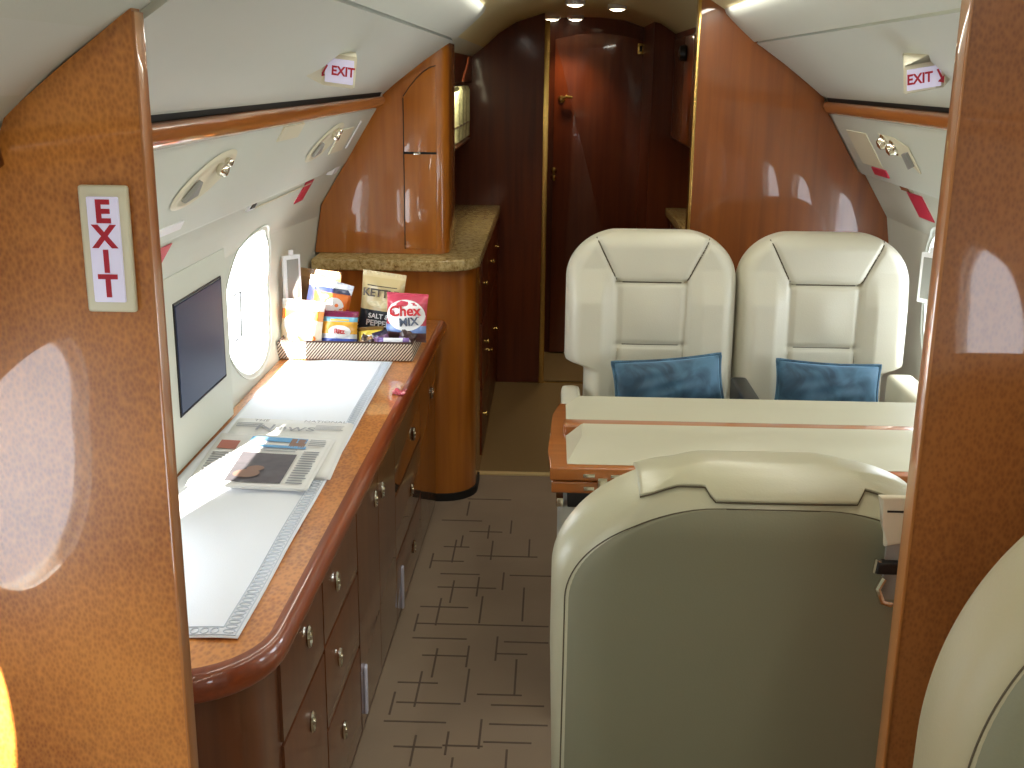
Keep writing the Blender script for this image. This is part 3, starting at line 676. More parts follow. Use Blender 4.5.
# cabinet farther along with the lit glass niche
gc = empty('glassware_cabinet', (-.6, 5.2, 1.3), 'dark wooden cabinet with a lit glassware niche behind the curved upper cabinet', 'cabinet')
U2 = Matrix.Translation((.6, -5.2, -1.3))
pp, zt = hull_poly(-1, -.405, 1.565)
obj('upper_box', xform(prism(bmesh.new(), pp, 4.41, 5.79, 'y'), U2), WD_DARK, gc, smooth=30)
obj('niche_back', xform(bx(-.72, -.52, 4.63, 5.79, 1.30, 1.56), U2), BRASSD, gc)
obj('niche_shelf', xform(bx(-.52, -.40, 4.63, 5.60, 1.290, 1.300, bev=.002), U2), WD_DARK, gc)
obj('niche_rail', xform(bx(-.412, -.406, 4.63, 5.60, 1.372, 1.380, bev=.001), U2), BRASSD, gc)
for i in range(4):
    y = 5.00 + i * .20
    o = obj('tumbler', lathe(bmesh.new(), [(.030, 0), (.042, .01), (.045, .10), (.045, .225), (.036, .245), (0, .247)], (0, 0, 0), 20), TUMB); o.location = (-.447, y, 1.3005)
    tag(o, ['nearest tall lit crystal glass in the galley niche', 'second lit crystal glass from the near end of the niche row', 'third lit crystal glass from the near end of the niche row', 'farthest lit crystal glass in the niche, rightmost in view'][i], 'glass', 'crystal glasses in the lit galley niche')
ld = bpy.data.lights.new('niche_lamp', 'AREA'); ld.shape = 'RECTANGLE'; ld.size = .9; ld.size_y = .04; ld.energy = 2.2; ld.color = (1, .93, .62)
lo = bpy.data.objects.new('niche_lamp', ld); COL.objects.link(lo); lo.location = (-.415, 5.1, 1.56); lo.rotation_euler = (0, math.radians(-15), PI / 2)
# right-hand galley: counter and hanging cabinet
pp, zt = hull_poly(1, .60, 1.30)
rc = empty('galley_upper_cabinet', (.8, 5.2, 1.3), 'dark wooden upper cabinet with a black round knob behind the far right bulkhead', 'cabinet')
U3 = Matrix.Translation((-.8, -5.2, -1.3))
obj('body', xform(prism(bmesh.new(), pp, 4.12, 5.79, 'y'), U3), WD_DARK, rc, smooth=30)
d = obj('door', xform(bx(.592, .602, 4.95, 5.70, 1.31, 1.775, bev=.002), U3), WD_SAPR, rc)
obj('knob', xform(lathe(bmesh.new(), [(0, 0), (.034, 0), (.038, .01), (.030, .03), (.012, .035), (0, .035)], (.592, 5.20, 1.70), 20, (-1, 0, 0)), U3), BLACK, d)
rbb = empty('galley_base_cabinet', (.8, 4.9, 0), 'dark wooden base cabinet behind the far right bulkhead', 'cabinet')
obj('body', xform(bx(.62, .96, 4.08, 5.79, 0, .905), Matrix.Translation((-.8, -4.9, 0))), WD_DARK, rbb)
obj('door', xform(bx(.612, .622, 4.9, 5.7, .05, .88, bev=.002), Matrix.Translation((-.8, -4.9, 0))), WD_SAPR, rbb)
tag(obj('galley_worktop', bx(.59, 1.17, 4.08, 5.79, .908, .95, bev=.008), GRANITE), 'beige granite worktop glimpsed behind the far right bulkhead', 'counter')

# far partitions and door
def part_poly(xa, xb):
    n = 14; pts = [(xa, 0)]
    zs = []
    for k in range(n + 1):
        x = xa + (xb - xa) * k / n; zs.append((x, top_at(x) - .003 if abs(x - CX) > .08 else 1.907))
    return pts + zs + [(xb, 0)]
def part_side(name, side, xin, m):
    pts = [(CX + side * (a - .003), z) for a, z in WALL + CEIL[1:] if a > abs(xin - CX)]
    return struct(obj(name, prism(bmesh.new(), pts + [(xin, top_at(xin) - .003), (xin, 0)], 5.8, 5.84, 'y'), m, smooth=0))
pl1 = part_side('wall_far_left', -1, -.045, WD_DARK)
obj('hinge_strip', bx(-.045, -.018, 5.79, 5.845, 0, 1.862, bev=.003), GOLD, pl1)
part_side('wall_galley_right', 1, .497, WD_DARK)
struct(obj('wall_back', prism(bmesh.new(), sec, YB - .1, YB - .06, 'y'), WD_DARK, smooth=0))
struct(obj('wall_back', prism(bmesh.new(), [(CX + (x - CX) * 1.08, z * 1.05) for x, z in sec], YB, YB + .03, 'y'), WD_DARK, smooth=0))
struct(obj('wall_passage_left', bx(-.075, -.045, 5.845, 6.5, 0, 1.86), WD_DARK)); struct(obj('wall_passage_right', bx(.497, .53, 5.845, 6.5, 0, 1.86), WD_DARK))
dr = empty('door_1', (.25, 6.5, 0)); dr['kind'] = 'structure'
dp = [(-.24, .01), (-.24, 1.79)] + [(-.24 + .50 * k / 10, 1.79 + .055 * math.sin(PI * (.12 + .80 * k / 10)) - .02) for k in range(11)] + [(.26, .01)]
obj('door_leaf', prism(bmesh.new(), dp, -.035, 0, 'y', bev=.003), WD_DOOR, dr)
bm = bmesh.new()
for k in range(1): box(bm, -.15, .19, -.043, -.034, .25, .95, bev=.003); box(bm, -.15, .19, -.043, -.034, 1.05, 1.50, bev=.003)
bm = bmesh.new(); lathe(bm, [(0, 0), (.02, 0), (.02, .006), (.008, .01), (.008, .035), (0, .036)], (-.20, -.035, 1.47), 16, (0, -1, 0)); tube(bm, [(-.20, -.066, 1.472), (-.17, -.068, 1.485), (-.14, -.066, 1.480)], .009, 8)
obj('door_handle', bm, GOLD, dr)
bm = bmesh.new(); lathe(bm, [(0, 0), (.016, 0), (.018, .006), (.008, .012), (0, .013)], (-.235, -.035, 1.075), 16, (0, -1, 0)); lathe(bm, [(0, 0), (.016, 0), (.018, .006), (.008, .012), (0, .013)], (-.235, -.035, 1.035), 16, (0, -1, 0))
obj('lock', bm, GOLD, dr)
obj('door_plate', bx(.215, .25, -.040, -.034, 1.715, 1.775, bev=.003), GOLD, dr)
obj('plate_mark', bx(.226, .239, -.0425, -.0395, 1.730, 1.760, bev=.001), DARK, dr)
# downlights
for i, (x, y, z) in enumerate([(.088, 5.01, 1.9), (.284, 5.31, 1.9), (.115, 6.30, 1.9), (-.010, 6.32, 1.9)]):
    lab = ['ceiling downlight, left of the two before the mahogany door', 'ceiling downlight, right of the two before the mahogany door', 'ceiling downlight close above the middle of the far door', 'ceiling downlight at the top left corner of the far door'][i]
    e = empty('downlight', (x, y, 1.884 if i != 1 else 1.884), lab, 'lamp', 'galley ceiling downlights')
    bm = bmesh.new(); n = 24
    A = [[bm.verts.new((r * math.cos(2 * PI * k / n), r * math.sin(2 * PI * k / n), h)) for k in range(n)] for r, h in ((.044, .026), (.043, .006), (.036, .004), (.033, .008))]
    for P_, Q_ in zip(A, A[1:]):
        for k in range(n): bm.faces.new((P_[k], P_[(k + 1) % n], Q_[(k + 1) % n], Q_[k]))
    obj('trim_ring', bm, WHITE, e, smooth=60)
    obj('lamp_face', lathe(bmesh.new(), [(0, -.005), (.018, -.003), (.034, .004), (.034, .012), (0, .012)], (0, 0, 0), 24), LAMP, e)
    l = bpy.data.lights.new('downlight_lamp', 'SPOT'); l.energy = DOWN; l.spot_size = math.radians(95); l.spot_blend = .6; l.color = (1, .82, .55); l.shadow_soft_size = .03
    lo = bpy.data.objects.new('downlight_lamp', l); COL.objects.link(lo); lo.location = (x, y, 1.872)

# unseen lamps added for soft fill along the inner edges of the ceiling panels
for side in (-1, 1):
    for yc, L_ in ((2.6, 2.6), (-.5, 2.8)):
        l = bpy.data.lights.new('cove_lamp', 'AREA'); l.shape = 'RECTANGLE'; l.size = L_; l.size_y = .03; l.energy = COVE_FILL * L_; l.color = (1, .985, .88)
        lo = bpy.data.objects.new('cove_lamp', l); COL.objects.link(lo); lo.location = (CX + side * .375, yc, 1.828)
        lo.rotation_euler = (0, 0, PI / 2)
        lo.rotation_euler = Matrix(((0, 0, side), (1, 0, 0), (0, side, 0))).to_3x3().to_euler() if False else (0, 0, PI / 2)

# ------------------------------------------------------------------ snack basket
bk = empty('snack_basket', (-.64, 3.55, CZ), 'shallow woven snack basket with diagonal weave at the far end of the counter', 'basket')
bx0, bx1, by0, by1, bz, bt = -.855, -.425, 3.402, 3.70, CZ + .003, CZ + .058
B0 = Matrix.Translation((.64, -3.55, -CZ))
bm = bmesh.new()
box(bm, bx0, bx1, by0, by0 + .010, bz, bt, bev=.002); box(bm, bx0, bx1, by1 - .010, by1, bz, bt, bev=.002)
box(bm, bx0, bx0 + .010, by0 + .01, by1 - .01, bz, bt, bev=.002); box(bm, bx1 - .010, bx1, by0 + .01, by1 - .01, bz, bt, bev=.002); box(bm, bx0 + .01, bx1 - .01, by0 + .01, by1 - .01, bz, bz + .006)
obj('woven_body', xform(bm, B0), WEAVE, bk)
bm = bmesh.new(); tube(bm, [(bx0 + .005, by0 + .005, bt), (bx1 - .005, by0 + .005, bt), (bx1 - .005, by1 - .005, bt), (bx0 + .005, by1 - .005, bt)], .0055, 8, closed=True)
obj('rim', xform(bm, B0), mat('dark_cane', (58, 34, 24), .5), bk)

def flat(name, rgb, r=.3, **k): return mat(name, rgb, r, coat=.4, **k)
def bag(label, loc, w, h, d, rz, tilt, cols, roll=0, cat='snack bag', deco=()):
    """pillow pouch; cols: (v_end, rgb) colour bands bottom to top"""
    e = empty('snack_bag', loc, label, cat, 'snacks in the woven basket')
    e.rotation_euler = (tilt, roll, rz)
    ms = [flat('foil_%d' % random.randrange(10 ** 6), c) for _, c in cols]
    nu, nv = 16, 26; bm = bmesh.new()
    def th(u, v):
        a = max(0, 1 - abs(2 * u - 1) ** 2.6); b = max(0, min(1, (v - .05) / .16)) * max(0, min(1, (.95 - v) / .16)); b = b ** .6 if b > 0 else 0
        return d / 2 * a ** .6 * b + .0008 + .0022 * math.sin(u * 17 + v * 9) * math.sin(v * 23 + u * 5) * (a > .05) * (b > .02)
    for s in (-1, 1):
        def f(u, v):
            ww = w * (1 - .05 * math.sin(PI * v)); zz = h * v
            return ((u - .5) * ww, s * th(u, v), zz)
        V = [[bm.verts.new(f(i / nu, j / nv)) for i in range(nu + 1)] for j in range(nv + 1)]
        for j in range(nv):
            vm = (j + .5) / nv; mi = next(i for i, (ve, _) in enumerate(cols) if vm <= ve)
            for i in range(nu): bm.faces.new((V[j][i], V[j][i + 1], V[j + 1][i + 1], V[j + 1][i])).material_index = mi
    bmesh.ops.remove_doubles(bm, verts=bm.verts, dist=.0005)
    obj('pouch', bm, ms, e, smooth=70)
    bm = bmesh.new()       # crimped top seal
    for k in range(14): box(bm, -w / 2 + w * k / 14, -w / 2 + w * (k + .5) / 14, -.0016, .0016, h * .955, h, bev=.0003)
    obj('crimped_seal', bm, ms[-1], e)
    for kind, args in deco:
        if kind == 't':
            txt, size, x, z, m, rot = args; yy = -th(x / w + .5, z / h) - .0055
            text('lettering', txt, size, Matrix.Translation((x, yy, z)) @ Matrix.Rotation(PI / 2, 4, 'X') @ Matrix.Rotation(rot, 4, 'Z'), m, e, bold=size * .025)
        elif kind == 'o':
            x, z, rx, rz_, m = args; bm = bmesh.new(); n = 28
            def gp(px, pz, o): return (px, -th(max(0, min(1, px / w + .5)), max(0, min(1, pz / h))) - o, pz)
            c = [bm.verts.new(gp(x, z, .0018))]; R1 = [bm.verts.new(gp(x + rx * .5 * math.cos(2 * PI * k / n), z + rz_ * .5 * math.sin(2 * PI * k / n), .0018)) for k in range(n)]; R2 = [bm.verts.new(gp(x + rx * math.cos(2 * PI * k / n), z + rz_ * math.sin(2 * PI * k / n), .0016)) for k in range(n)]
            for k in range(n): bm.faces.new((c[0], R1[k], R1[(k + 1) % n])); bm.faces.new((R1[k], R2[k], R2[(k + 1) % n], R1[(k + 1) % n]))
            obj('label_oval', bm, m, e)
        elif kind == 'b':
            x0_, x1_, z0_, z1_, m = args; bm = bmesh.new()
            grid(lambda u, v: (x0_ + (x1_ - x0_) * u, -th(max(0, min(1, (x0_ + (x1_ - x0_) * u) / w + .5)), (z0_ + (z1_ - z0_) * v) / h) - .0014, z0_ + (z1_ - z0_) * v), 10, 6, bm)
            obj('printed_band', bm, m, e)
    return e
MB_ = flat('print_dark_brown', (72, 56, 40)); MW = flat('print_white', (236, 236, 236)); MR = flat('print_red_ink', (196, 30, 40)); MN = flat('print_navy', (24, 40, 70)); MY = flat('print_yellow', (240, 200, 70)); MO = flat('print_orange', (230, 120, 40)); MBL = flat('print_light_blue', (200, 220, 240)); MG = flat('print_green', (60, 150, 110))
zb = CZ + .012
bag('tan kettle chip bag with dark salt and pepper band, tallest in the basket', (-.568, 3.62, zb), .148, .235, .045, math.radians(-6), math.radians(-4),
    [(.10, (150, 120, 80)), (.46, (34, 42, 48)), (.92, (206, 186, 136)), (1, (214, 196, 150))], roll=math.radians(6),
    deco=[('t', ('KETTLE', .036, 0, .166, MB_, 0)), ('t', ('SALT &', .022, .0, .090, MW, 0)), ('t', ('PEPPER', .026, .0, .066, MW, 0)), ('o', (.0, .13, .04, .012, flat('print_cream', (220, 206, 160)))), ('b', (-.05, .05, .188, .191, MB_))])
bag('red-topped snack mix bag with a white oval and red lettering, right side of basket', (-.458, 3.49, zb + .035), .135, .155, .045, math.radians(-4), math.radians(-8),
    [(.18, (90, 60, 60)), (.36, (120, 150, 210)), (.80, (196, 60, 80)), (1, (206, 70, 96))], roll=math.radians(2),
    deco=[('o', (0, .085, .062, .050, MW)), ('t', ('Chex', .046, -.002, .098, MR, math.radians(5))), ('t', ('MIX', .036, .012, .064, MN, math.radians(8)))])
bag('small yellow and blue cracker bag in the middle of the basket', (-.675, 3.49, zb), .118, .128, .04, math.radians(8), math.radians(-12),
    [(.30, (60, 90, 190)), (.42, (220, 225, 235)), (.74, (236, 176, 60)), (.86, (120, 190, 220)), (1, (120, 30, 70))], roll=math.radians(3),
    deco=[('o', (.0, .062, .036, .020, MW)), ('t', ('Ritz', .022, 0, .062, MR, 0)), ('b', (-.03, .03, .096, .102, MY))])
bag('big orange and white chip bag, sunlit at the left end of the basket', (-.80, 3.47, zb), .15, .165, .05, math.radians(-12), math.radians(-14),
    [(.14, (214, 70, 40)), (.62, (244, 226, 200)), (.80, (240, 150, 60)), (.90, (244, 236, 226)), (1, (246, 246, 246))], roll=math.radians(2),
    deco=[('o', (.0, .085, .055, .034, MW)), ('o', (.03, .045, .03, .014, MO)), ('b', (-.05, .02, .126, .134, MY))])
bag('magenta and orange snack bag leaning behind the left bags', (-.735, 3.57, zb), .125, .205, .04, math.radians(10), math.radians(-6),
    [(.45, (150, 30, 60)), (.62, (186, 30, 84)), (.84, (224, 110, 40)), (.93, (40, 50, 90)), (1, (236, 238, 244))], roll=math.radians(10),
    deco=[('o', (.01, .13, .03, .03, MW)), ('b', (.01, .05, .10, .17, MO))])
bag('navy and white topped chip bag at the back left of the basket', (-.765, 3.60, zb), .15, .215, .035, math.radians(-6), math.radians(-4),
    [(.60, (60, 50, 70)), (.86, (46, 52, 84)), (.94, (226, 230, 238)), (1, (210, 216, 228))], roll=math.radians(14))
bag('brown kraft snack bag, rearmost at the left of the basket', (-.79, 3.655, zb), .15, .235, .03, 0, math.radians(-2),
    [(.88, (132, 96, 58)), (1, (150, 114, 72))], roll=math.radians(6), deco=[('t', ('Chips', .03, .01, .19, MB_, 0))])
def bar(label, loc, w, h, d, rot, cols, deco=()):
    e = bag(label, loc, w, h, d, 0, 0, cols, cat='snack bar', deco=deco); e.name = 'snack_bar'; e.rotation_euler = rot; return e
bar('purple-brown candy pack poking out at the front right of the basket', (-.468, 3.455, zb), .055, .085, .02, (math.radians(-15), math.radians(20), 0), [(.3, (60, 44, 60)), (.6, (92, 50, 120)), (1, (64, 40, 40))], deco=[('o', (0, .045, .016, .010, MW))])
bar('dark trail mix pack standing below the red-topped bag', (-.515, 3.450, zb), .05, .078, .02, (math.radians(-12), math.radians(-16), .2), [(.5, (50, 34, 48)), (.8, (120, 80, 120)), (1, (40, 30, 60))])
bar('white and violet snack bar lying along the front right rim', (-.44, 3.435, zb + .045), .028, .10, .014, (0, math.radians(-90), 0), [(.2, (150, 120, 190)), (.8, (240, 240, 246)), (1, (120, 90, 160))])
bar('yellow snack pack lying low before the tan chip bag', (-.57, 3.50, zb + .004), .085, .075, .022, (math.radians(-25), math.radians(-5), 0), [(.3, (180, 150, 60)), (.8, (226, 200, 70)), (1, (120, 90, 40))], deco=[('b', (-.03, .03, .03, .045, MW))])
bar('brown wrapped granola bar in the basket centre front', (-.60, 3.438, zb), .042, .066, .018, (math.radians(-20), math.radians(28), 0), [(.4, (90, 60, 40)), (.7, (170, 130, 90)), (1, (60, 40, 30))])
bar('second brown granola bar crossing the centre front one', (-.555, 3.436, zb), .036, .062, .016, (math.radians(-20), math.radians(-24), 0), [(.5, (110, 80, 56)), (.8, (60, 40, 34)), (1, (160, 120, 80))])
bar('green and white mint pack at the front left of basket', (-.645, 3.430, zb + .028), .034, .095, .016, (0, math.radians(-90), .05), [(.3, (60, 160, 120)), (.75, (236, 244, 240)), (1, (70, 150, 190))])
# candy wrapper on the counter edge
o = obj('candy_wrapper', grid(lambda u, v: (-.438 + .035 * u + .004 * math.sin(v * 9), 3.02 + .05 * v, CZ + .003 + .006 * math.sin(u * 6 + 1) * math.sin(v * 5 + .4) ** 2 + .003 * abs(math.sin(u * 15))), 12, 12)[0], flat('pink_foil', (214, 90, 110), var=.5, vscale=60))
md = o.modifiers.new('s', 'SOLIDIFY'); md.thickness = .001
tag(o, 'crumpled pink candy wrapper on the worktop edge', 'wrapper')

# ------------------------------------------------------------------ seats
def seat_row(z, ztop, a, b, W):
    if z <= ztop - b: return W
    s = max(0, 1 - ((z - (ztop - b)) / b) ** 2); return (W - a) + a * math.sqrt(s)
def backrest_bm(z0, z1, wl_, wr_, th, depth, groove, nu=64, nv=90, edge=.05, recline=0, sgn=-1):
    """cushion as a closed height field; sgn -1: front looks to -y"""
    bm = bmesh.new(); F = []; Bk = []
    for j in range(nv + 1):
        v = j / nv; zz = z0 + (z1 - z0) * (1 - (1 - v) ** 1.25); L, R = -wl_(zz), wr_(zz); rf, rbk = [], []
        yc = recline * (zz - z0)
        for i in range(nu + 1):
            u = .5 - .5 * math.cos(PI * i / nu); u = .35 * (i / nu) + .65 * u; x = L + (R - L) * u
            d = min(x - L, R - x, (z1 - zz) * 1.0 + .0, (zz - z0) + .03); d = max(d, 0)
            k = min(1, d / edge); puff = math.sqrt(max(0, 1 - (1 - k) ** 2))
            h = th * puff + depth(x, zz) * puff - groove(x, zz) * min(1, k * 1.6)
            rf.append(bm.verts.new((x, sgn * h + yc, zz))); rbk.append(bm.verts.new((x, -sgn * (.03 + .035 * puff) + yc, zz)))
        F.append(rf); Bk.append(rbk)
    for j in range(nv):
        for i in range(nu):
            bm.faces.new((F[j][i], F[j][i + 1], F[j + 1][i + 1], F[j + 1][i])); bm.faces.new((Bk[j][i + 1], Bk[j][i], Bk[j + 1][i], Bk[j + 1][i + 1]))
        bm.faces.new((F[j][0], F[j + 1][0], Bk[j + 1][0], Bk[j][0])); bm.faces.new((F[j + 1][nu], F[j][nu], Bk[j][nu], Bk[j + 1][nu]))
    for i in range(nu):
        bm.faces.new((F[0][i + 1], F[0][i], Bk[0][i], Bk[0][i + 1])); bm.faces.new((F[nv][i], F[nv][i + 1], Bk[nv][i + 1], Bk[nv][i]))
    return bm
def segd(px, pz, a, b):
    ax, az = a; bx_, bz_ = b; dx, dz = bx_ - ax, bz_ - az; t = max(0, min(1, ((px - ax) * dx + (pz - az) * dz) / (dx * dx + dz * dz)))
    return math.hypot(px - ax - t * dx, pz - az - t * dz)
SEAMS = [((-.105, .99), (.105, .99)), ((-.105, .99), (-.172, 1.122)), ((.105, .99), (.172, 1.122)), ((-.105, .99), (-.103, .70)), ((.105, .99), (.103, .70)), ((-.103, .797), (.103, .797)), ((-.103, .70), (-.13, .50)), ((.103, .70), (.13, .50))]
def club_seat(cx, label, notch_side):
    e = empty('cabin_seat', (cx, 3.42, 0), label, 'seat', 'cream leather cabin seats')
    def wfun(s):
        def f(z):
            w = seat_row(z, 1.142, .17, .15, .263)
            if z < .745 and s == notch_side: w -= .062 * (1 - math.exp(-((.745 - z) / .018) ** 2))
            return w
        return f
    def groove(x, z): return sum(.011 * math.exp(-(segd(x, z, a, b) / .006) ** 2) for a, b in SEAMS)
    def depth(x, z):
        wing = .028 * max(0, min(1, (abs(x) - .103) / .05)) * max(0, min(1, (1.03 - z) / .1)); mid = .014 * math.exp(-((x / .07) ** 2)) * max(0, math.sin(PI * max(0, min(1, (z - .797) / .193))))
        head = .005 * max(0, min(1, (z - .99) / .03)) * math.exp(-(x / .16) ** 2)
        return wing + mid + head
    obj('backrest', backrest_bm(.40, 1.142, wfun(-1), wfun(1), .062, depth, groove, 84, 110, recline=.05), LEATHER, e, smooth=80)
    bm = bmesh.new()
    def fy(x, z):
        k = min(1, max(0, min(x + wfun(-1)(z), wfun(1)(z) - x, 1.142 - z)) / .05); pf = math.sqrt(max(0, 1 - (1 - k) ** 2))
        return -(.062 * pf + depth(x, z) * pf - groove(x, z) * min(1, k * 1.6)) + .05 * (z - .40)
    for a, b in SEAMS[:6]:
        tube(bm, [(a[0] + (b[0] - a[0]) * t / 12, fy(a[0] + (b[0] - a[0]) * t / 12, a[1] + (b[1] - a[1]) * t / 12) - .0022, a[1] + (b[1] - a[1]) * t / 12) for t in range(13)], .0021, 5)
    obj('piping', bm, PIPE, e)
    obj('seat_cushion', bx(-.24, .24, -.58, -.02, .30, .47, bev=.045, seg=5), LEATHER, e)
    obj('seat_base', bx(-.19, .19, -.45, 0, .0, .30, bev=.02), SHELL, e)
    s = notch_side
    x0, x1 = sorted((s * .212, s * .272))
    if s < 0: obj('armrest', bx(x0, x1, -.36, -.02, .40, .66, bev=.022, seg=4), LEATHER, e)
    return e
sL = club_seat(.317, 'far cream leather seat by the aisle, left of the facing pair', -1)
sR = club_seat(.846, 'far cream leather seat by the window, right of the facing pair', 1)
o = obj('centre_armrest', bx(.558, .608, 3.045, 3.30, .42, .722, bev=.012, seg=3), BLACK); tag(o, 'black armrest cap between the two facing seats', 'armrest')
o = obj('window_armrest', bx(1.045, 1.125, 3.05, 3.36, .40, .725, bev=.018, seg=4), SHELL); tag(o, 'cream side ledge between the far right seat and the wall', 'armrest')

# cushions
def pillow(loc, w, h, d, rot, label):
    e = empty('cushion', loc, label, 'cushion', 'blue velvet cushions'); e.rotation_euler = rot
    def sh(u, v):
        X = (u * 2 - 1); Z = (v * 2 - 1); px = X * w / 2 * (1 - .06 * (1 - X * X) * 0 - .05 * (1 - abs(Z) ** 2) * 0) ; pz = Z * h / 2
        px *= 1 - .045 * (1 - Z * Z); pz *= 1 - .09 * (1 - X * X)
        t = d / 2 * ((1 - abs(X) ** 2.4) * (1 - abs(Z) ** 2.4)) ** .5
        t += .003 * math.sin(X * 7 + Z * 3) * (1 - X * X) * (1 - Z * Z) + .002 * math.sin(Z * 11 - X * 5) * (1 - X * X) * (1 - Z * Z)
        return px, pz, max(t, 0)
    bm = bmesh.new()
    for s in (-1, 1):
        grid(lambda u, v: (lambda p: (p[0], s * p[2], p[1]))(sh(u, v)), 40, 24, bm)
    bmesh.ops.remove_doubles(bm, verts=bm.verts, dist=.0004)
    obj('cover', bm, VELVET, e, smooth=80)
    pth = []
    for k in range(40): pth.append(sh(k / 40, 0))
    for k in range(24): pth.append(sh(1, k / 24))
    for k in range(40): pth.append(sh(1 - k / 40, 1))
    for k in range(24): pth.append(sh(0, 1 - k / 24))
    obj('corded_edge', tube(bmesh.new(), [(p[0], 0, p[1]) for p in pth], .0055, 6, closed=True), VELVET, e)
    return e
pillow((.362, 3.225, .715), .325, .155, .095, (math.radians(-14), math.radians(-5), math.radians(3)), 'blue velvet cushion tilted up on the far left seat')
pillow((.836, 3.235, .708), .305, .155, .095, (math.radians(-14), math.radians(2), math.radians(-2)), 'blue velvet cushion standing level on the far right seat')

# ------------------------------------------------------------------ folding table
tb = empty('folding_table', (.6, 2.75, 0), 'wood-framed folding table with two cream leaves between the near and far seats', 'table')
TT = Matrix.Translation((-.6, -2.75, 0)); TX = 1.12
def frustum(x0, x1, y0, y1, z0, z1, il, ir, if_, ib):
    bm = bmesh.new(); A = [bm.verts.new(p) for p in ((x0, y0, z0), (x1, y0, z0), (x1, y1, z0), (x0, y1, z0))]; B = [bm.verts.new(p) for p in ((x0 + il, y0 + if_, z1), (x1 - ir, y0 + if_, z1), (x1 - ir, y1 - ib, z1), (x0 + il, y1 - ib, z1))]
    bm.faces.new(A[::-1]); bm.faces.new(B)
    for k in range(4): bm.faces.new((A[k], A[(k + 1) % 4], B[(k + 1) % 4], B[k]))
    bmesh.ops.bevel(bm, geom=[e for e in bm.edges], offset=.0025, segments=2, affect='EDGES'); return bm
LEAFM = mat('cream_leaf', (184, 180, 158), .4)
obj('leaf', xform(frustum(.050, TX, 2.515, 2.735, .705, .742, .042, .01, .115, .006), TT), LEAFM, tb)
obj('leaf', xform(frustum(.052, TX, 2.80, 3.015, .705, .734, .038, .01, .115, .004), TT), LEAFM, tb)
obj('divider_rail', xform(bx(.045, TX, 2.742, 2.795, .700, .734, bev=.010, seg=3), TT), WD_TABLE, tb)
bm = bmesh.new(); prism(bm, [(.012, 2.492), (TX, 2.492), (TX, 3.03), (.035, 3.03), (.018, 2.92), (.012, 2.76), (.006, 2.62)], .672, .705, 'z', bev=.006, seg=3)
obj('frame', xform(bm, TT), WD_TABLE, tb)
bm = bmesh.new(); prism(bm, [(.016, 2.498), (TX, 2.498), (TX, 3.02), (.04, 3.02), (.024, 2.92), (.018, 2.76), (.012, 2.62)], .638, .668, 'z', bev=.006, seg=3)
obj('lower_frame', xform(bm, TT), WD_TABLE, tb)
bm = bmesh.new(); box(bm, .125, .148, 2.484, 2.493, .655, .683, bev=.002); box(bm, .090, .118, 2.486, 2.494, .683, .692, bev=.002); box(bm, .155, .183, 2.486, 2.494, .683, .692, bev=.002); box(bm, .092, .118, 2.492, 2.500, .648, .658, bev=.002)
for k in range(9): box(bm, .20 + k * .020, .214 + k * .020, 2.4885, 2.494, .670 + k * .001, .676 + k * .001, bev=.0008)
obj('hinge_latch', xform(bm, TT), CHROME, tb)
obj('slide', xform(bx(.055, .50, 2.505, 2.95, .600, .637, bev=.003), TT), BLACK, tb)
obj('support_bracket', xform(bx(.028, .045, 2.50, 2.56, .602, .625, bev=.003), TT), CHROME, tb)
obj('pedestal', xform(bx(.035, .60, 2.52, 2.82, 0, .598, bev=.02, seg=3), TT), mat('light_grey_shell', (176, 176, 166), .5), tb)
obj('wall_box', xform(bx(.95, 1.10, 2.50, 2.82, .2, .635, bev=.01), TT), SHELL, tb)

# ------------------------------------------------------------------ near seats, seen from behind
def near_seat(cx, yb, z1, W, a, b, label, fd=1, z0=.25, lm=None):
    e = empty('cabin_seat', (cx, yb, 0), label, 'seat', 'cream leather cabin seats')
    wf = lambda z: seat_row(z, z1, a, b, W) - .012 * max(0, min(1, (.75 - z) / .4))
    dp_ = lambda x, z: .02 * math.cos(min(1, abs(x) / W) * PI / 2) + .012 * (1 - ((z - .7) / .5) ** 2)
    gv = lambda x, z: 0
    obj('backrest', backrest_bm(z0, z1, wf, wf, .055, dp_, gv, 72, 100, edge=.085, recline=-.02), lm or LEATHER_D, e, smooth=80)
    def fy(x, z):
        k = min(1, max(0, min(x + wf(z), wf(z) - x, z1 - z)) / .085); pf = math.sqrt(max(0, 1 - (1 - k) ** 2)); return -(.055 * pf + dp_(x, z) * pf) - .02 * (z - z0)
    # inset back panel
    zt = z1 - .040; Wp = W - .020
    wp = lambda z: seat_row(z, zt, a * .95, b * .92, Wp)
    bm = bmesh.new(); rows = []
    zs_ = [z0 + .03 + (zt - z0 - .03) * (1 - (1 - j / 60) ** 1.6) for j in range(61)]
    for z in zs_:
        w = wp(z); rows.append([bm.verts.new((w * s / 24, fy(w * s / 24, z) - .0035 * (1 if abs(s) < 24 else -.6), z)) for s in range(-24, 25)])
    for A, B in zip(rows, rows[1:]):
        for k in range(48): bm.faces.new((A[k], A[k + 1], B[k + 1], B[k]))
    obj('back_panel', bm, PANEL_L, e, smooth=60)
    pth = [(-wp(z), fy(-wp(z), z) - .0008, z) for z in zs_] + [(wp(z), fy(wp(z), z) - .0008, z) for z in zs_[::-1]]
    obj('piping', tube(bmesh.new(), pth, .0011, 5), PIPE, e)
    ya, yb2 = sorted((fd * .05 if fd > 0 else -.06, fd * .56)); obj('seat_cushion', bx(-.24, .24, ya, yb2, .30, .47, bev=.045, seg=5), LEATHER, e)
    obj('seat_base', bx(-.19, .19, ya, yb2 - .1 * (fd > 0), 0, .30, bev=.02), SHELL, e)
    return e, fy
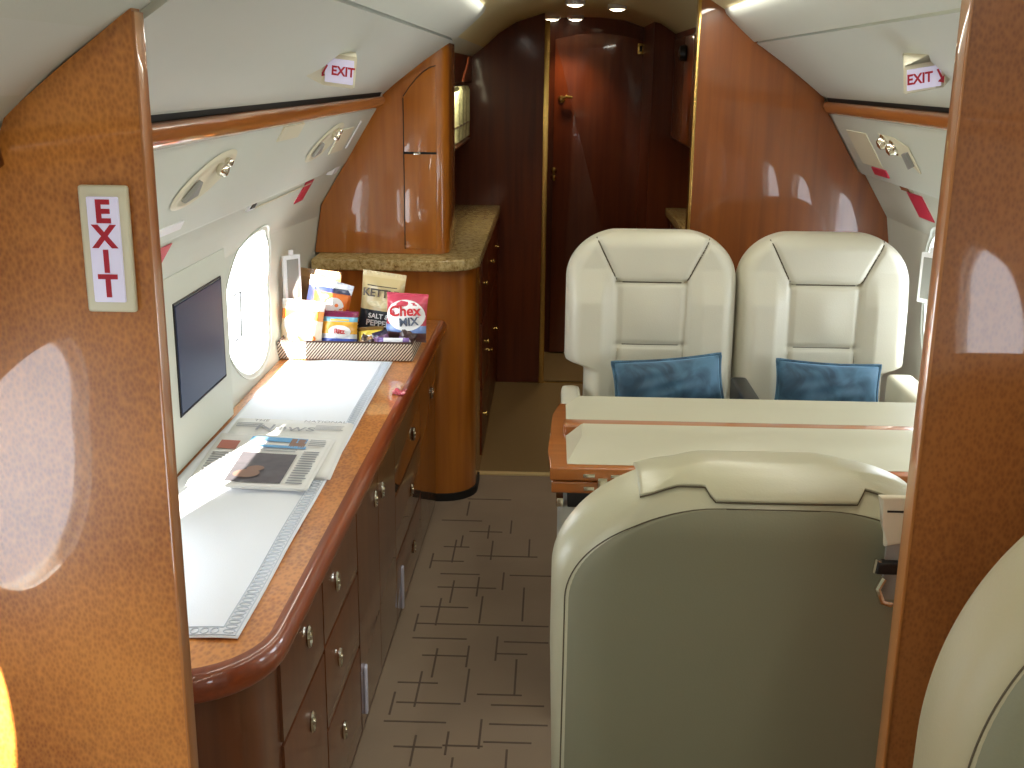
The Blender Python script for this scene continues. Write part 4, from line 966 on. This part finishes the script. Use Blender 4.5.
ns, nfy = near_seat(.325, 1.575, 1.048, .312, .235, .175, 'foreground cream leather seat seen from behind with a stepped headrest flap')
# stepped headrest flap laid over the top of the backrest
bm = bmesh.new(); HL = []
def topz(x): # outline height of the backrest at x
    dx = abs(x) - (.312 - .235)
    return 1.048 if dx <= 0 else 1.048 - .175 + .175 * math.sqrt(max(0, 1 - (dx / .235) ** 2))
xsn = [-.188 + .40 * i / 60 for i in range(61)]
def low(x):
    ax = abs(x - .018); s = max(0, min(1, (ax - .100) / .014)); s = s * s * (3 - 2 * s); s2 = max(0, min(1, (ax - .185) / .012))
    return min(1.018 + (1.034 - 1.018) * s + .002 * s2, topz(x) - .009)
cols_ = []
for x in xsn:
    lo_, hi = low(x), topz(x) - .001; c = []
    for k in range(9): z = lo_ + (hi - lo_) * k / 8; c.append(bm.verts.new((x, fy_ := nfy(x, z) - .0045, z)))
    for k in range(1, 9): 
        t = k / 8; c.append(bm.verts.new((x, nfy(x, hi) - .0045 + .10 * t, hi + .004 - .010 * t * t)))
    cols_.append(c)
for A, B in zip(cols_, cols_[1:]):
    for k in range(len(A) - 1): bm.faces.new((A[k], A[k + 1], B[k + 1], B[k]))
hr = obj('headrest_flap', bm, LEATHER_D, ns, smooth=60); md = hr.modifiers.new('s', 'SOLIDIFY'); md.thickness = .006; md.offset = 0
pth = [(x, nfy(x, low(x)) - .006, low(x) - .001) for x in xsn]; 
obj('flap_piping', tube(bmesh.new(), pth, .0012, 5), PIPE, ns)
near_seat(.64, .98, 1.25, .262, .21, .29, 'cream leather seat back at the lower right corner, before the right bulkhead', fd=-1, lm=mat('tan_leather', (170, 160, 130), .45, bump=.06, bscale=260))
# belt guide and buckle at the side of the foreground seat
bg_ = empty('seat_belt', (.482, 1.462, .985), 'beige belt guide with a metal buckle hanging beside the foreground seat', 'seat belt')
bm = prism(bmesh.new(), [(-.022, .062), (.020, .062), (.024, -.005), (-.008, -.012), (-.010, .02)], -.012, 0, 'y', bev=.004, seg=3); obj('belt_guide', bm, SHELL, bg_)
obj('guide_slot', bx(-.010, .012, -.0135, -.011, .040, .0425), DARK, bg_)
obj('strap', bx(-.004, .022, -.006, .0, -.095, 0, bev=.001), GREY, bg_)
bm = bx(-.018, .022, -.018, .0, -.052, -.034, bev=.004, seg=3); obj('buckle', bm, BLACK, bg_)
bm = bmesh.new(); tube(bm, [(-.012, -.012, -.034), (-.018, -.014, -.03), (-.02, -.014, -.05)], .003, 6); tube(bm, [(-.004, -.01, -.06), (-.012, -.012, -.075), (-.004, -.012, -.095), (.01, -.01, -.1)], .005, 8)
obj('buckle_hook', bm, CHROME, bg_)
